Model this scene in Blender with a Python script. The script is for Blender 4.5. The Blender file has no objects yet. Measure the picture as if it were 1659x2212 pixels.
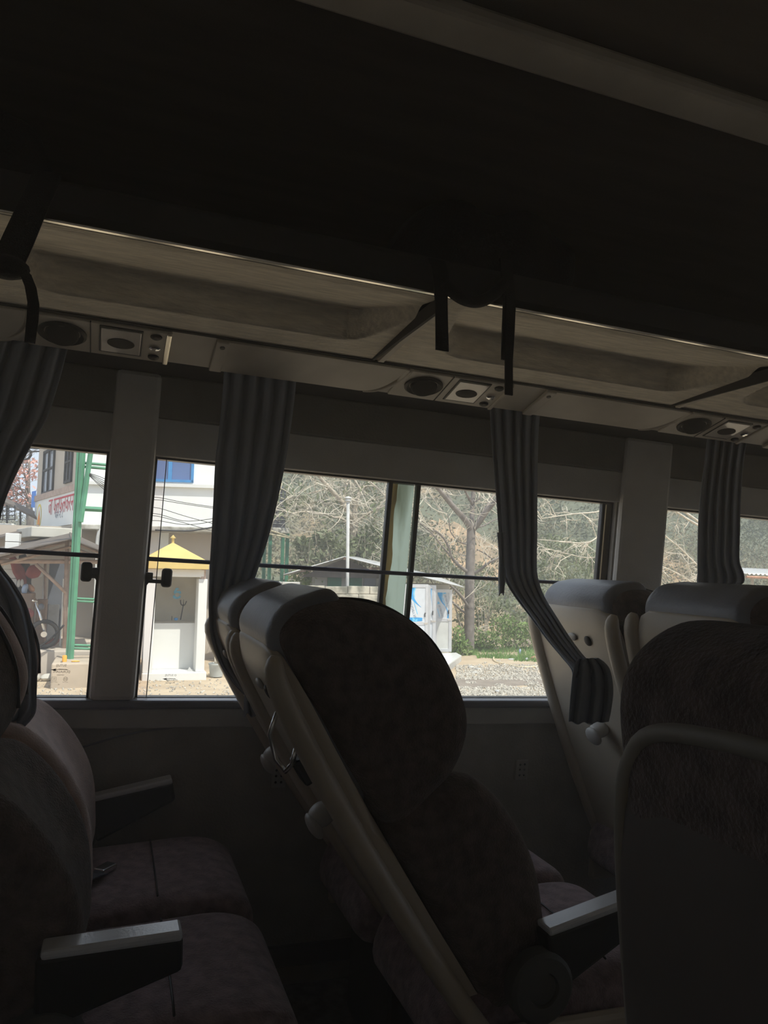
import bpy, bmesh, math, random
from math import sin, cos, tan, pi, radians, sqrt
from mathutils import Vector, Matrix, Euler, noise
random.seed(7)
SC = bpy.context.scene
COL = SC.collection
V = Vector

# ------------------------------------------------------------------ camera
FPX = 1660.0
W, H = 1659, 2212
CAM = V((0, 0, 1.21))
bx = V((.9405, .0807, .3301)).normalized()          # bus length axis seen from the camera (right, down, forward)
bz = V((.0583, -.9953, .0773)); bz = (bz - bx * bz.dot(bx)).normalized()
by = bz.cross(bx)
cam_r = V((bx.x, by.x, bz.x)); cam_d = V((bx.y, by.y, bz.y)); cam_f = V((bx.z, by.z, bz.z))
cd = bpy.data.cameras.new('camera'); cam = bpy.data.objects.new('camera', cd); COL.objects.link(cam)
cd.sensor_fit = 'VERTICAL'; cd.sensor_height = 36; cd.lens = FPX / H * 36; cd.clip_start = .02; cd.clip_end = 600
m = Matrix((cam_r, -cam_d, -cam_f)).transposed().to_4x4(); m.translation = CAM
cam.matrix_world = m
SC.camera = cam
# ------------------------------------------------------------------ view, sky, sun
SC.view_settings.view_transform = 'Standard'; SC.view_settings.look = 'None'
SC.view_settings.gamma = 1; SC.view_settings.use_curve_mapping = False
SC.view_settings.exposure = 0.6
SC.cycles.use_denoising = True
SC.cycles.max_bounces = 14; SC.cycles.diffuse_bounces = 7; SC.cycles.transparent_max_bounces = 24
SC.cycles.sample_clamp_indirect = 4
SC.cycles.volume_bounces = 2
wd = bpy.data.worlds.new('sky'); SC.world = wd; wd.use_nodes = True
bg = wd.node_tree.nodes['Background']; bg.inputs[0].default_value = (.72, .82, 1.0, 1); bg.inputs[1].default_value = .8
sl = bpy.data.lights.new('sun', 'SUN'); sl.energy = 3.6; sl.angle = .009; sl.color = (1, .95, .86)
so = bpy.data.objects.new('sun', sl); COL.objects.link(so); so.location = (3, -6, 12)
so.rotation_euler = V((.22, -.46, .86)).to_track_quat('Z', 'Y').to_euler()

# ------------------------------------------------------------------ frames and pixels
def ray(px, py):
    return cam_r * (px - W / 2) + cam_d * (py - H / 2) + cam_f * FPX
def at(px, py, Y):
    d = ray(px, py); return CAM + d * (Y / d.y)
def atz(px, py, z):
    d = ray(px, py); return CAM + d * ((z - CAM.z) / d.z)
WS = .082                                            # inward lean of the window wall
def wallp(px, py, off=0):
    d = ray(px, py); t = (2.2 - off - WS * (CAM.z - .83)) / (d.y + WS * d.z); return CAM + d * t
def wy(z, off=0): return 2.2 - off - WS * (z - .83)
# level ground outside: its up axis leans against the parked bus
OU = V((-.0361, .013, .9993)).normalized(); OF = (V((0, 1, 0)) - OU * OU.y).normalized(); OR = OF.cross(OU)
EYE = 2.26
OM = Matrix((OR, OF, OU)).transposed().to_4x4(); OM.translation = CAM - OU * EYE
OMi = OM.inverted()
def op(px, py, b):
    d = ray(px, py); p = CAM + d * (b / d.dot(OF)); return OMi @ p
def og(px, py, h=0):
    d = ray(px, py); t = (h - EYE) / d.dot(OU); return OMi @ (CAM + d * t)
I4 = Matrix.Identity(4)
def lerp(a, b, t): return a + (b - a) * t
def smooth_line(P, m=4):
    out = []; n = len(P)
    for i in range(n - 1):
        p = [P[max(0, min(n - 1, i + q))] for q in (-1, 0, 1, 2)]
        for j in range(m):
            f = j / m; out.append(.5 * (2 * p[1] + (p[2] - p[0]) * f + (2 * p[0] - 5 * p[1] + 4 * p[2] - p[3]) * f * f + (3 * p[1] - p[0] - 3 * p[2] + p[3]) * f ** 3))
    return out + [P[-1]]

# ------------------------------------------------------------------ materials
def nd(nt, t, **kw):
    n = nt.nodes.new(t)
    for k, v in kw.items(): setattr(n, k, v)
    return n
MATS = {}
def mat(name, col, rough=.6, metal=0, var=.15, scale=8, bump=0, bscale=60, col2=None, spec=.5, stretch=None, detail=5, trans=0, sheen=0, lo=.35, hi=.65):
    if name in MATS: return MATS[name]
    m = bpy.data.materials.new(name); m.use_nodes = True; nt = m.node_tree
    b = nt.nodes['Principled BSDF']
    tc = nd(nt, 'ShaderNodeTexCoord'); mp = nd(nt, 'ShaderNodeMapping')
    nt.links.new(tc.outputs['Object'], mp.inputs[0])
    if stretch: mp.inputs['Scale'].default_value = stretch
    nz = nd(nt, 'ShaderNodeTexNoise'); nz.inputs['Scale'].default_value = scale; nz.inputs['Detail'].default_value = detail
    nt.links.new(mp.outputs[0], nz.inputs['Vector'])
    cr = nd(nt, 'ShaderNodeValToRGB')
    c2 = col2 if col2 else tuple(min(1, c * (1 + var)) for c in col)
    c1 = col if col2 else tuple(c * (1 - var) for c in col)
    cr.color_ramp.elements[0].position = lo; cr.color_ramp.elements[1].position = hi
    cr.color_ramp.elements[0].color = (*c1, 1); cr.color_ramp.elements[1].color = (*c2, 1)
    nt.links.new(nz.outputs['Fac'], cr.inputs[0]); nt.links.new(cr.outputs[0], b.inputs['Base Color'])
    b.inputs['Roughness'].default_value = rough; b.inputs['Metallic'].default_value = metal
    b.inputs['Specular IOR Level'].default_value = spec
    if sheen: b.inputs['Sheen Weight'].default_value = sheen
    if trans:
        b.inputs['Subsurface Weight'].default_value = 0
    if bump:
        n2 = nd(nt, 'ShaderNodeTexNoise'); n2.inputs['Scale'].default_value = bscale; n2.inputs['Detail'].default_value = 4
        nt.links.new(mp.outputs[0], n2.inputs['Vector'])
        bp = nd(nt, 'ShaderNodeBump'); bp.inputs['Strength'].default_value = bump; bp.inputs['Distance'].default_value = .01
        nt.links.new(n2.outputs['Fac'], bp.inputs['Height']); nt.links.new(bp.outputs[0], b.inputs['Normal'])
    MATS[name] = m; return m
def glass_mat(name, dust=.03, tint=(.93, .96, .95)):
    m = bpy.data.materials.new(name); m.use_nodes = True; nt = m.node_tree; nt.nodes.clear()
    out = nd(nt, 'ShaderNodeOutputMaterial'); tr = nd(nt, 'ShaderNodeBsdfTransparent'); tr.inputs[0].default_value = (*tint, 1)
    gl = nd(nt, 'ShaderNodeBsdfGlossy'); gl.inputs['Roughness'].default_value = .02
    tl = nd(nt, 'ShaderNodeBsdfTranslucent'); tl.inputs[0].default_value = (.85, .86, .88, 1)
    fr = nd(nt, 'ShaderNodeFresnel'); fr.inputs[0].default_value = 1.3
    tc = nd(nt, 'ShaderNodeTexCoord'); nz = nd(nt, 'ShaderNodeTexNoise'); nz.inputs['Scale'].default_value = 3
    nt.links.new(tc.outputs['Object'], nz.inputs['Vector'])
    mr = nd(nt, 'ShaderNodeMapRange'); mr.inputs[1].default_value = .3; mr.inputs[2].default_value = .8
    mr.inputs[3].default_value = dust * .6; mr.inputs[4].default_value = dust * 1.6
    nt.links.new(nz.outputs['Fac'], mr.inputs[0])
    m1 = nd(nt, 'ShaderNodeMixShader'); m2 = nd(nt, 'ShaderNodeMixShader')
    nt.links.new(mr.outputs[0], m1.inputs[0]); nt.links.new(tr.outputs[0], m1.inputs[1]); nt.links.new(tl.outputs[0], m1.inputs[2])
    nt.links.new(fr.outputs[0], m2.inputs[0]); nt.links.new(m1.outputs[0], m2.inputs[1]); nt.links.new(gl.outputs[0], m2.inputs[2])
    nt.links.new(m2.outputs[0], out.inputs[0]); MATS[name] = m; return m
def leaf_mat(name, cols, scale=1.2):
    m = bpy.data.materials.new(name); m.use_nodes = True; nt = m.node_tree; nt.nodes.clear()
    out = nd(nt, 'ShaderNodeOutputMaterial')
    g = nd(nt, 'ShaderNodeNewGeometry'); tc = nd(nt, 'ShaderNodeTexCoord')
    nz = nd(nt, 'ShaderNodeTexNoise'); nz.inputs['Scale'].default_value = scale
    nt.links.new(tc.outputs['Object'], nz.inputs['Vector'])
    ad = nd(nt, 'ShaderNodeMath', operation='MULTIPLY_ADD'); ad.inputs[1].default_value = .45; 
    nt.links.new(g.outputs['Random Per Island'], ad.inputs[0]); 
    sb = nd(nt, 'ShaderNodeMath', operation='MULTIPLY_ADD'); sb.inputs[1].default_value = 1.6; sb.inputs[2].default_value = -.5
    nt.links.new(nz.outputs['Fac'], sb.inputs[0]); nt.links.new(sb.outputs[0], ad.inputs[2])
    cr = nd(nt, 'ShaderNodeValToRGB')
    while len(cr.color_ramp.elements) < len(cols): cr.color_ramp.elements.new(.5)
    for i, c in enumerate(cols):
        cr.color_ramp.elements[i].position = i / (len(cols) - 1); cr.color_ramp.elements[i].color = (*c, 1)
    nt.links.new(ad.outputs[0], cr.inputs[0])
    d = nd(nt, 'ShaderNodeBsdfDiffuse'); t = nd(nt, 'ShaderNodeBsdfTranslucent'); mx = nd(nt, 'ShaderNodeMixShader'); mx.inputs[0].default_value = .3
    nt.links.new(cr.outputs[0], d.inputs[0]); nt.links.new(cr.outputs[0], t.inputs[0])
    nt.links.new(d.outputs[0], mx.inputs[1]); nt.links.new(t.outputs[0], mx.inputs[2]); nt.links.new(mx.outputs[0], out.inputs[0])
    MATS[name] = m; return m

# ------------------------------------------------------------------ mesh building
class MB:
    def __init__(s): s.v = []; s.f = []
    def add(s, vs, fs):
        o = len(s.v); s.v += [V(p) for p in vs]; s.f += [tuple(i + o for i in f) for f in fs]; return s
    def box(s, c, sz, R=None, taper=None):
        c = V(c); R = R or Matrix.Identity(3); vs = []
        for dz in (-1, 1):
            for dy in (-1, 1):
                for dx in (-1, 1):
                    k = (taper if (taper and dz > 0) else 1)
                    vs.append(c + R @ V((dx * sz[0] / 2 * k, dy * sz[1] / 2 * k, dz * sz[2] / 2)))
        return s.add(vs, [(0, 2, 3, 1), (4, 5, 7, 6), (0, 1, 5, 4), (2, 6, 7, 3), (0, 4, 6, 2), (1, 3, 7, 5)])
    def bx(s, x0, x1, y0, y1, z0, z1): return s.box(((x0 + x1) / 2, (y0 + y1) / 2, (z0 + z1) / 2), (abs(x1 - x0), abs(y1 - y0), abs(z1 - z0)))
    def hexa(s, q0, q1):          # two quads -> solid
        return s.add(list(q0) + list(q1), [(0, 1, 2, 3), (7, 6, 5, 4), (0, 4, 5, 1), (1, 5, 6, 2), (2, 6, 7, 3), (3, 7, 4, 0)])
    def prism(s, poly, ext):      # planar polygon extruded by vector
        n = len(poly); p = [V(q) for q in poly]; q = [a + V(ext) for a in p]
        return s.add(p + q, [tuple(range(n)), tuple(range(2 * n - 1, n - 1, -1))] + [(i, i + n, (i + 1) % n + n, (i + 1) % n) for i in range(n)])
    def tube(s, pts, r, n=8, cap=True, flat=1.0):
        pts = [V(p) for p in pts]; k = len(pts); rs = r if isinstance(r, (list, tuple)) else [r] * k
        vs = []; fs = []; prev = None
        for i, p in enumerate(pts):
            t = (pts[min(i + 1, k - 1)] - pts[max(i - 1, 0)])
            t = t.normalized() if t.length > 1e-9 else V((0, 0, 1))
            if prev is None:
                a = t.cross(V((0, 0, 1)) if abs(t.z) < .9 else V((1, 0, 0))).normalized()
            else:
                a = (prev - t * prev.dot(t)); a = a.normalized() if a.length > 1e-6 else t.orthogonal().normalized()
            prev = a; b = t.cross(a)
            for j in range(n):
                w = 2 * pi * j / n; vs.append(p + (a * cos(w) + b * sin(w) * flat) * rs[i])
        for i in range(k - 1):
            for j in range(n):
                fs.append((i * n + j, i * n + (j + 1) % n, (i + 1) * n + (j + 1) % n, (i + 1) * n + j))
        if cap: fs += [tuple(range(n - 1, -1, -1)), tuple(range((k - 1) * n, k * n))]
        return s.add(vs, fs)
    def lathe(s, c, prof, n=20, R=None):
        R = R or Matrix.Identity(3); c = V(c); vs = []; fs = []; k = len(prof)
        for (r, z) in prof:
            for j in range(n): vs.append(c + R @ V((r * cos(2 * pi * j / n), r * sin(2 * pi * j / n), z)))
        for i in range(k - 1):
            for j in range(n): fs.append((i * n + j, i * n + (j + 1) % n, (i + 1) * n + (j + 1) % n, (i + 1) * n + j))
        fs += [tuple(range(n - 1, -1, -1)), tuple(range((k - 1) * n, k * n))]
        return s.add(vs, fs)
    def ell(s, c, rad, R=None, n=16, k=8):
        R = R or Matrix.Identity(3); c = V(c); vs = [c + R @ V((0, 0, -rad[2]))]; fs = []
        for i in range(1, k):
            ph = -pi / 2 + pi * i / k
            for j in range(n): vs.append(c + R @ V((rad[0] * cos(ph) * cos(2 * pi * j / n), rad[1] * cos(ph) * sin(2 * pi * j / n), rad[2] * sin(ph))))
        vs.append(c + R @ V((0, 0, rad[2]))); L = len(vs) - 1
        for j in range(n): fs.append((0, 1 + (j + 1) % n, 1 + j)); fs.append((L, L - n + j, L - n + (j + 1) % n))
        for i in range(k - 2):
            for j in range(n): fs.append((1 + i * n + j, 1 + i * n + (j + 1) % n, 1 + (i + 1) * n + (j + 1) % n, 1 + (i + 1) * n + j))
        return s.add(vs, fs)
    def grid(s, fn, nu, nv, thick=None):
        vs = [fn(i / nu, j / nv) for i in range(nu + 1) for j in range(nv + 1)]
        return s.add(vs, [(i * (nv + 1) + j, (i + 1) * (nv + 1) + j, (i + 1) * (nv + 1) + j + 1, i * (nv + 1) + j + 1) for i in range(nu) for j in range(nv)])
    def leaf(s, c, a, b):
        c = V(c); return s.add([c - a, c + b, c + a, c - b], [(0, 1, 2, 3)])
OFFS = {}; FR = {}
def finish(ob, bev=0, smooth=None, sub=0, solid=0, seg=2):
    me = ob.data
    if solid:
        q = ob.modifiers.new('s', 'SOLIDIFY'); q.thickness = solid; q.offset = 0
    if bev:
        q = ob.modifiers.new('b', 'BEVEL'); q.width = bev; q.segments = seg; q.limit_method = 'ANGLE'; q.angle_limit = radians(40); q.harden_normals = False
    if sub:
        q = ob.modifiers.new('u', 'SUBSURF'); q.levels = sub; q.render_levels = sub
def tag(o, label=None, cat=None, group=None, kind=None):
    if label: o['label'] = label
    if cat: o['category'] = cat
    if group: o['group'] = group
    if kind: o['kind'] = kind
    return o
def thing(name, label, cat, off, out=False, group=None):
    o = bpy.data.objects.new(name, None); COL.objects.link(o); o.empty_display_size = .05
    F = OM if out else I4
    o.matrix_world = F @ Matrix.Translation(V(off)); OFFS[o.name] = V(off)
    return tag(o, label, cat, group)
def obj(name, mb, ma, parent=None, out=False, off=None, bev=0, smooth=False, sub=0, solid=0, label=None, kind=None, seg=2, fixn=True):
    """one mesh object; vertices of mb are in the frame (bus or ground) and are moved to the thing's origin"""
    me = bpy.data.meshes.new(name)
    if parent is not None: o0 = OFFS[parent.name]
    else:
        if off is None:
            n = len(mb.v); o0 = V((sum(p.x for p in mb.v) / n, sum(p.y for p in mb.v) / n, min(p.z for p in mb.v)))
        else: o0 = V(off)
    me.from_pydata([tuple(p - o0) for p in mb.v], [], mb.f)
    if fixn:
        b = bmesh.new(); b.from_mesh(me); bmesh.ops.recalc_face_normals(b, faces=b.faces); b.to_mesh(me); b.free()
    if smooth:
        me.polygons.foreach_set('use_smooth', [True] * len(me.polygons))
        if isinstance(smooth, (int, float)) and not isinstance(smooth, bool):
            me.set_sharp_from_angle(angle=radians(smooth))
    me.materials.append(ma if not isinstance(ma, str) else MATS[ma])
    o = bpy.data.objects.new(name, me); COL.objects.link(o); OFFS[o.name] = o0
    if parent is not None: o.parent = parent
    else: o.matrix_world = (OM if out else I4) @ Matrix.Translation(o0)
    finish(o, bev, smooth, sub, solid, seg)
    return tag(o, label, None, None, kind)
def struct(name, mb, ma, **kw):
    o = obj(name, mb, ma, **kw); o['kind'] = 'structure'; return o
def textmesh(s, size, ext=0):
    """flat text as an MB in the XY plane, centred"""
    cu = bpy.data.curves.new('t', 'FONT'); cu.body = s; cu.size = size; cu.align_x = 'CENTER'; cu.align_y = 'CENTER'; cu.extrude = ext; cu.resolution_u = 2
    ob = bpy.data.objects.new('t', cu); COL.objects.link(ob)
    dg = bpy.context.evaluated_depsgraph_get(); dg.update()
    me = bpy.data.meshes.new_from_object(ob.evaluated_get(dg))
    mb = MB(); mb.add([v.co.copy() for v in me.vertices], [tuple(p.vertices) for p in me.polygons])
    bpy.data.objects.remove(ob); bpy.data.curves.remove(cu); bpy.data.meshes.remove(me)
    return mb
def placed(mb, o, ux, uy):
    r = MB(); r.f = list(mb.f); ux = V(ux); uy = V(uy); o = V(o)
    r.v = [o + ux * p.x + uy * p.y + ux.cross(uy) * p.z for p in mb.v]; return r
def dup(root, name=None):
    """copy of a thing with copies of its parts and sub-parts"""
    r = root.copy(); COL.objects.link(r); OFFS[r.name] = OFFS[root.name]
    for ch in root.children:
        c = ch.copy(); COL.objects.link(c); c.parent = r
        for g in ch.children:
            d = g.copy(); COL.objects.link(d); d.parent = c
    return r

# palette
mat('headliner', (.13, .112, .09), .9, bump=.25, bscale=180, var=.12, scale=3, stretch=(1, 6, 6))
mat('rack_vinyl', (.80, .73, .60), .8, bump=.3, bscale=150, var=.13, scale=45, stretch=(.35, 1.6, 1.6), detail=8)
mat('rack_plastic', (.55, .50, .42), .5, var=.12, scale=6)
mat('rack_dark', (.03, .028, .025), .8, var=.2)
mat('black_strap', (.006, .006, .006), .85, bump=.4, bscale=400)
mat('metal_trim', (.78, .74, .64), .25, 1, var=.1)
mat('panel_grey', (.52, .51, .48), .8, bump=.1, bscale=200, var=.06)
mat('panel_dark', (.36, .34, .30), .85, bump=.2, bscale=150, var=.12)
mat('pillar_grey', (.66, .64, .60), .8, bump=.15, bscale=220, var=.06)
mat('frame_black', (.012, .012, .013), .4, var=.1)
mat('rubber', (.01, .01, .01), .6)
mat('sill_alu', (.25, .25, .28), .35, .3, var=.05)
mat('rod_blue', (.02, .025, .06), .4, .2, var=.1)
def cloth(name, col, tl):
    m = mat(name, col, .9, bump=.2, bscale=300, var=.12, scale=4); nt = m.node_tree; b = nt.nodes['Principled BSDF']
    t = nd(nt, 'ShaderNodeBsdfTranslucent'); t.inputs[0].default_value = (*col, 1); mx = nd(nt, 'ShaderNodeMixShader'); mx.inputs[0].default_value = tl
    o = [n for n in nt.nodes if n.type == 'OUTPUT_MATERIAL'][0]; nt.links.new(b.outputs[0], mx.inputs[1]); nt.links.new(t.outputs[0], mx.inputs[2]); nt.links.new(mx.outputs[0], o.inputs[0])
cloth('curtain', (.34, .37, .42), .22)
cloth('curtain_thin', (.50, .49, .47), .10)
mat('seat_brown', (.13, .098, .085), .95, bump=.5, bscale=260, var=.3, scale=40, sheen=.25)
mat('seat_cushion', (.27, .19, .20), .95, bump=.5, bscale=240, var=.3, scale=40, sheen=.3)
mat('seat_pink', (.62, .47, .42), .95, bump=.3, bscale=240, var=.12, scale=20, sheen=.3)
mat('leather_grey', (.26, .27, .30), .42, bump=.15, bscale=120, var=.08)
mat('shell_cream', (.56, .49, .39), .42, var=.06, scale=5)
mat('rim_lit', (.26, .23, .19), .6)  # paler than the dark shell: window light on its top edge, painted in
mat('cap_grey', (.10, .10, .09), .6)
mat('plastic_dark', (.012, .012, .012), .5, var=.1)
mat('arm_top', (.76, .78, .82), .24, bump=.05, bscale=200, var=.06, spec=.8)  # colour raised pale and bluish to carry the sky's reflection
mat('chrome', (.75, .75, .74), .2, 1, var=.05)
mat('knob_grey', (.45, .43, .40), .45, var=.06)
mat('floor_vinyl', (.16, .15, .14), .6, bump=.1, var=.3, scale=30)
mat('lamp_lens', (.70, .66, .60), .12, var=.05)
mat('belt_web', (.09, .10, .13), .5, bump=.3, bscale=500)
mat('print_black', (.01, .01, .012), .6)
mat('outlet', (.42, .41, .38), .5)
glass_mat('window_glass', .035)
glass_mat('window_glass_2', .02, (.95, .9, .9))

# =================================================================== BUS SHELL
X0, X1 = -5.2, 6.4
YL = -.6
b = MB().bx(X0, X1, YL - .05, 2.36, -.06, 0); struct('floor', b, 'floor_vinyl')
b = MB().bx(X0, X1, YL - .05, 1.0, 2.03, 2.09)
b.hexa([(X0, 1.0, 2.03), (X1, 1.0, 2.03), (X1, 1.0, 2.09), (X0, 1.0, 2.09)], [(X0, 2.3, 2.03), (X1, 2.3, 2.03), (X1, 2.3, 2.09), (X0, 2.3, 2.09)])
struct('ceiling', b, 'headliner')
b = MB().bx(X0, X1, YL - .06, YL, 0, .85).bx(X0, X1, YL - .06, YL, 1.55, 2.1)
for k in range(8): b.bx(X0 + k * 1.62 - .02, X0 + k * 1.62 + .14, YL - .06, YL, .85, 1.55)
struct('wall_left', b, 'panel_dark')
b = MB().bx(X0 - .06, X0, YL - .06, 2.4, 0, 2.1); struct('wall_back', b, 'panel_dark')
b = MB().bx(X1, X1 + .06, YL - .06, 2.4, 0, .75).bx(X1, X1 + .06, YL - .06, 2.4, 1.8, 2.1).bx(X1, X1 + .06, YL - .06, YL + .1, .75, 1.8).bx(X1, X1 + .06, 2.2, 2.4, .75, 1.8); struct('wall_front', b, 'panel_dark')

# window wall: a slab in the plane leaning inwards; s along the bus, z height, n outwards
def wpt(s, z, n=0): return V((s, wy(z) + n, z))
def wslab(mb, s0, s1, z0, z1, n0, n1):
    return mb.hexa([wpt(s0, z0, n0), wpt(s1, z0, n0), wpt(s1, z1, n0), wpt(s0, z1, n0)], [wpt(s0, z0, n1), wpt(s1, z0, n1), wpt(s1, z1, n1), wpt(s0, z1, n1)])
ZS = wallp(650, 1512).z; ZT = wallp(720, 1023).z
def sx(*pp): return sum(wallp(*p).x for p in pp) / len(pp)
P1a = sx((237, 975), (190, 1505)); P1b = sx((337, 985), (292, 1505))
P2a = sx((1337, 1090), (1312, 1270)); P2b = sx((1437, 1095), (1417, 1275))
W0 = P1a - 1.48; W3 = P2b + 1.48
SPANS = [(W0, P1a), (P1b, P2a), (P2b, W3), (W0 - .12 - 1.4, W0 - .12), (W0 - .24 - 2.8, W0 - .24 - 1.4), (W3 + .15, W3 + 1.6), (W3 + 1.75, W3 + 2.95)]
b = MB(); TH = .055
wslab(b, X0, X1, -.02, ZS, 0, TH); wslab(b, X0, X1, ZT, 2.08, 0, TH)
ed_ = sorted(SPANS)
for a, c in zip([X0] + [q[1] for q in ed_], [q[0] for q in ed_] + [X1]): wslab(b, a, c, ZS, ZT, 0, TH)
struct('wall_right', b, 'panel_dark')
# pillar covers run from the sill up to the rack
for i, (a, c) in enumerate(((P1a, P1b), (P2a, P2b), (W0 - .12, W0), (W3, W3 + .15))):
    b = MB(); z0, z1 = ZS + .002, 1.70
    wslab(b, a + .002, c - .002, z0, z1, -.028, 0)
    struct('trim_%d' % (i + 1), b, 'pillar_grey', bev=.012)
# header valance below the rack and the sill ledge
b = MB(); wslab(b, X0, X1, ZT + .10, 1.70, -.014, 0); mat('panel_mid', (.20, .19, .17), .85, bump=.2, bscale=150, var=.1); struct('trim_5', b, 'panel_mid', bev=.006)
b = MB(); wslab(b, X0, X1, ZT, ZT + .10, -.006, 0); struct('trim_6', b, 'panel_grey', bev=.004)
b = MB(); wslab(b, X0, X1, ZS - .022, ZS + .003, -.022, .03); struct('trim_7', b, 'sill_alu', bev=.006)
b = MB(); wslab(b, X0, X1, ZS - .075, ZS - .022, -.012, 0); struct('trim_8', b, 'panel_grey', bev=.004)
b = MB(); wslab(b, X0, X1, .06, .12, -.02, 0); struct('baseboard_right', b, 'plastic_dark', bev=.005)
b = MB().bx(X0, X1, .955, 1.03, 2.006, 2.032); struct('trim_9', b, 'rack_plastic', bev=.008)

def make_window(n, s0, s1, dividers, lap=None):
    root = bpy.data.objects.new('window_%d' % n, None); COL.objects.link(root); o = wpt((s0 + s1) / 2, ZS, 0); root.location = o; OFFS[root.name] = o
    root['kind'] = 'structure'
    b = MB(); f = .006
    for (a, c, d, e) in ((s0, s0 + f, ZS, ZT), (s1 - f, s1, ZS, ZT), (s0, s1, ZT - f, ZT), (s0, s1, ZS, ZS + f * .8)):
        wslab(b, a, c, d, e, .018, .05)
    obj('window_frame', b, 'frame_black', root)
    edges = [s0 + f] + [d[0] for d in dividers] + [s1 - f]
    for i in range(len(edges) - 1):
        b = MB(); nn = .034 if i % 2 == 0 else .040
        p = [wpt(edges[i], ZS + .005, nn), wpt(edges[i + 1], ZS + .005, nn), wpt(edges[i + 1], ZT - .005, nn), wpt(edges[i], ZT - .005, nn)]
        b.add(p, [(0, 1, 2, 3)]); obj('pane', b, 'window_glass', root)
    for (d, w) in dividers:
        b = MB(); wslab(b, d - w / 2, d + w / 2, ZS, ZT, .026, .048); obj('divider', b, 'frame_black', root, bev=.004)
    if lap:
        b = MB(); p = [wpt(lap[0], ZS + .005, .026), wpt(lap[1], ZS + .005, .026), wpt(lap[1], ZT - .005, .026), wpt(lap[0], ZT - .005, .026)]
        b.add(p, [(0, 1, 2, 3)]); obj('pane', b, 'window_glass_2', root, label='narrow overlap of the sliding pane')
        b = MB(); wslab(b, lap[1] - .0012, lap[1] + .0012, ZS, ZT, .024, .028); obj('pane_edge', b, 'sill_alu', root)
    zb = at(560, 1221, 2.17).z
    b = MB(); b.tube([wpt(s0, zb, .008), wpt(s1, zb, .008)], .0062, 10); obj('guard_bar', b, 'rod_blue', root, smooth=True)
    return root
w1 = make_window(1, W0, P1a, [(P1a - .72, .03)])
lapx = wallp(345, 1000).x
dv1 = sx((852, 1040), (826, 1340)); dv2 = sx((911, 1045), (890, 1340))
RJ = sx((1318, 1090), (1303, 1250))
w2 = make_window(2, P1b, P2a, [(dv1, .0145), (dv2, .0145), (RJ - .002, .012)], (P1b + .004, P1b + .030))
w3 = make_window(3, P2b, W3, [(P2b + .8, .03)])
for i_, (a_, c_) in enumerate(SPANS[3:]): make_window(4 + i_, a_, c_, [])
def strip_mat(name, base, stain, amt, scale):
    m = bpy.data.materials.new(name); m.use_nodes = True; nt = m.node_tree; nt.nodes.clear()
    out = nd(nt, 'ShaderNodeOutputMaterial'); tc = nd(nt, 'ShaderNodeTexCoord'); mp = nd(nt, 'ShaderNodeMapping'); mp.inputs['Scale'].default_value = (1, 1, .16)
    nz = nd(nt, 'ShaderNodeTexNoise'); nz.inputs['Scale'].default_value = scale; nz.inputs['Detail'].default_value = 6
    nt.links.new(tc.outputs['Object'], mp.inputs[0]); nt.links.new(mp.outputs[0], nz.inputs['Vector'])
    cr = nd(nt, 'ShaderNodeValToRGB'); cr.color_ramp.elements[0].position = .5 - amt; cr.color_ramp.elements[1].position = .5
    cr.color_ramp.elements[0].color = (*stain, 1); cr.color_ramp.elements[1].color = (*base, 1)
    nt.links.new(nz.outputs['Fac'], cr.inputs[0])
    t = nd(nt, 'ShaderNodeBsdfTranslucent'); d = nd(nt, 'ShaderNodeBsdfDiffuse'); mx = nd(nt, 'ShaderNodeMixShader'); mx.inputs[0].default_value = .25
    nt.links.new(cr.outputs[0], t.inputs[0]); nt.links.new(cr.outputs[0], d.inputs[0]); nt.links.new(t.outputs[0], mx.inputs[1]); nt.links.new(d.outputs[0], mx.inputs[2]); nt.links.new(mx.outputs[0], out.inputs[0])
    MATS[name] = m
strip_mat('weathered_strip', (.80, .88, .82), (.42, .46, .38), .16, 14)
strip_mat('rusty_strip', (.34, .22, .10), (.12, .07, .03), .2, 26)
strip_mat('cream_strip', (.62, .57, .48), (.5, .45, .36), .1, 8)
b = MB(); wslab(b, dv1 + .008, dv2 - .008, ZS, ZT, .050, .054); wp = obj('weathered_strip', b, 'weathered_strip', w2, label='pale green weathered translucent strip between the two bars')
rr = random.Random(2); b = MB(); zz = [lerp(ZS, ZT, i / 24) if False else ZS + (ZT - ZS) * i / 24 for i in range(25)]
lf = [wpt(dv1 + .010, z, .0485) for z in zz]; rg = [wpt(dv1 + .022 + .012 * max(0, (z - ZS) / (ZT - ZS) - .3) + rr.uniform(-.004, .006), z, .0485) for z in zz]
b.add([p for pr in zip(lf, rg) for p in pr], [(2 * i, 2 * i + 1, 2 * i + 3, 2 * i + 2) for i in range(24)]); obj('rust_streak', b, 'rusty_strip', wp, label='brown rust streak', fixn=False)
# pale reveal at the right jamb of the middle window
b = MB(); wslab(b, RJ + .004, P2a - .002, ZS, ZT, .046, .052); obj('jamb', b, 'cream_strip', w2, label='pale cream jamb')
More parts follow.
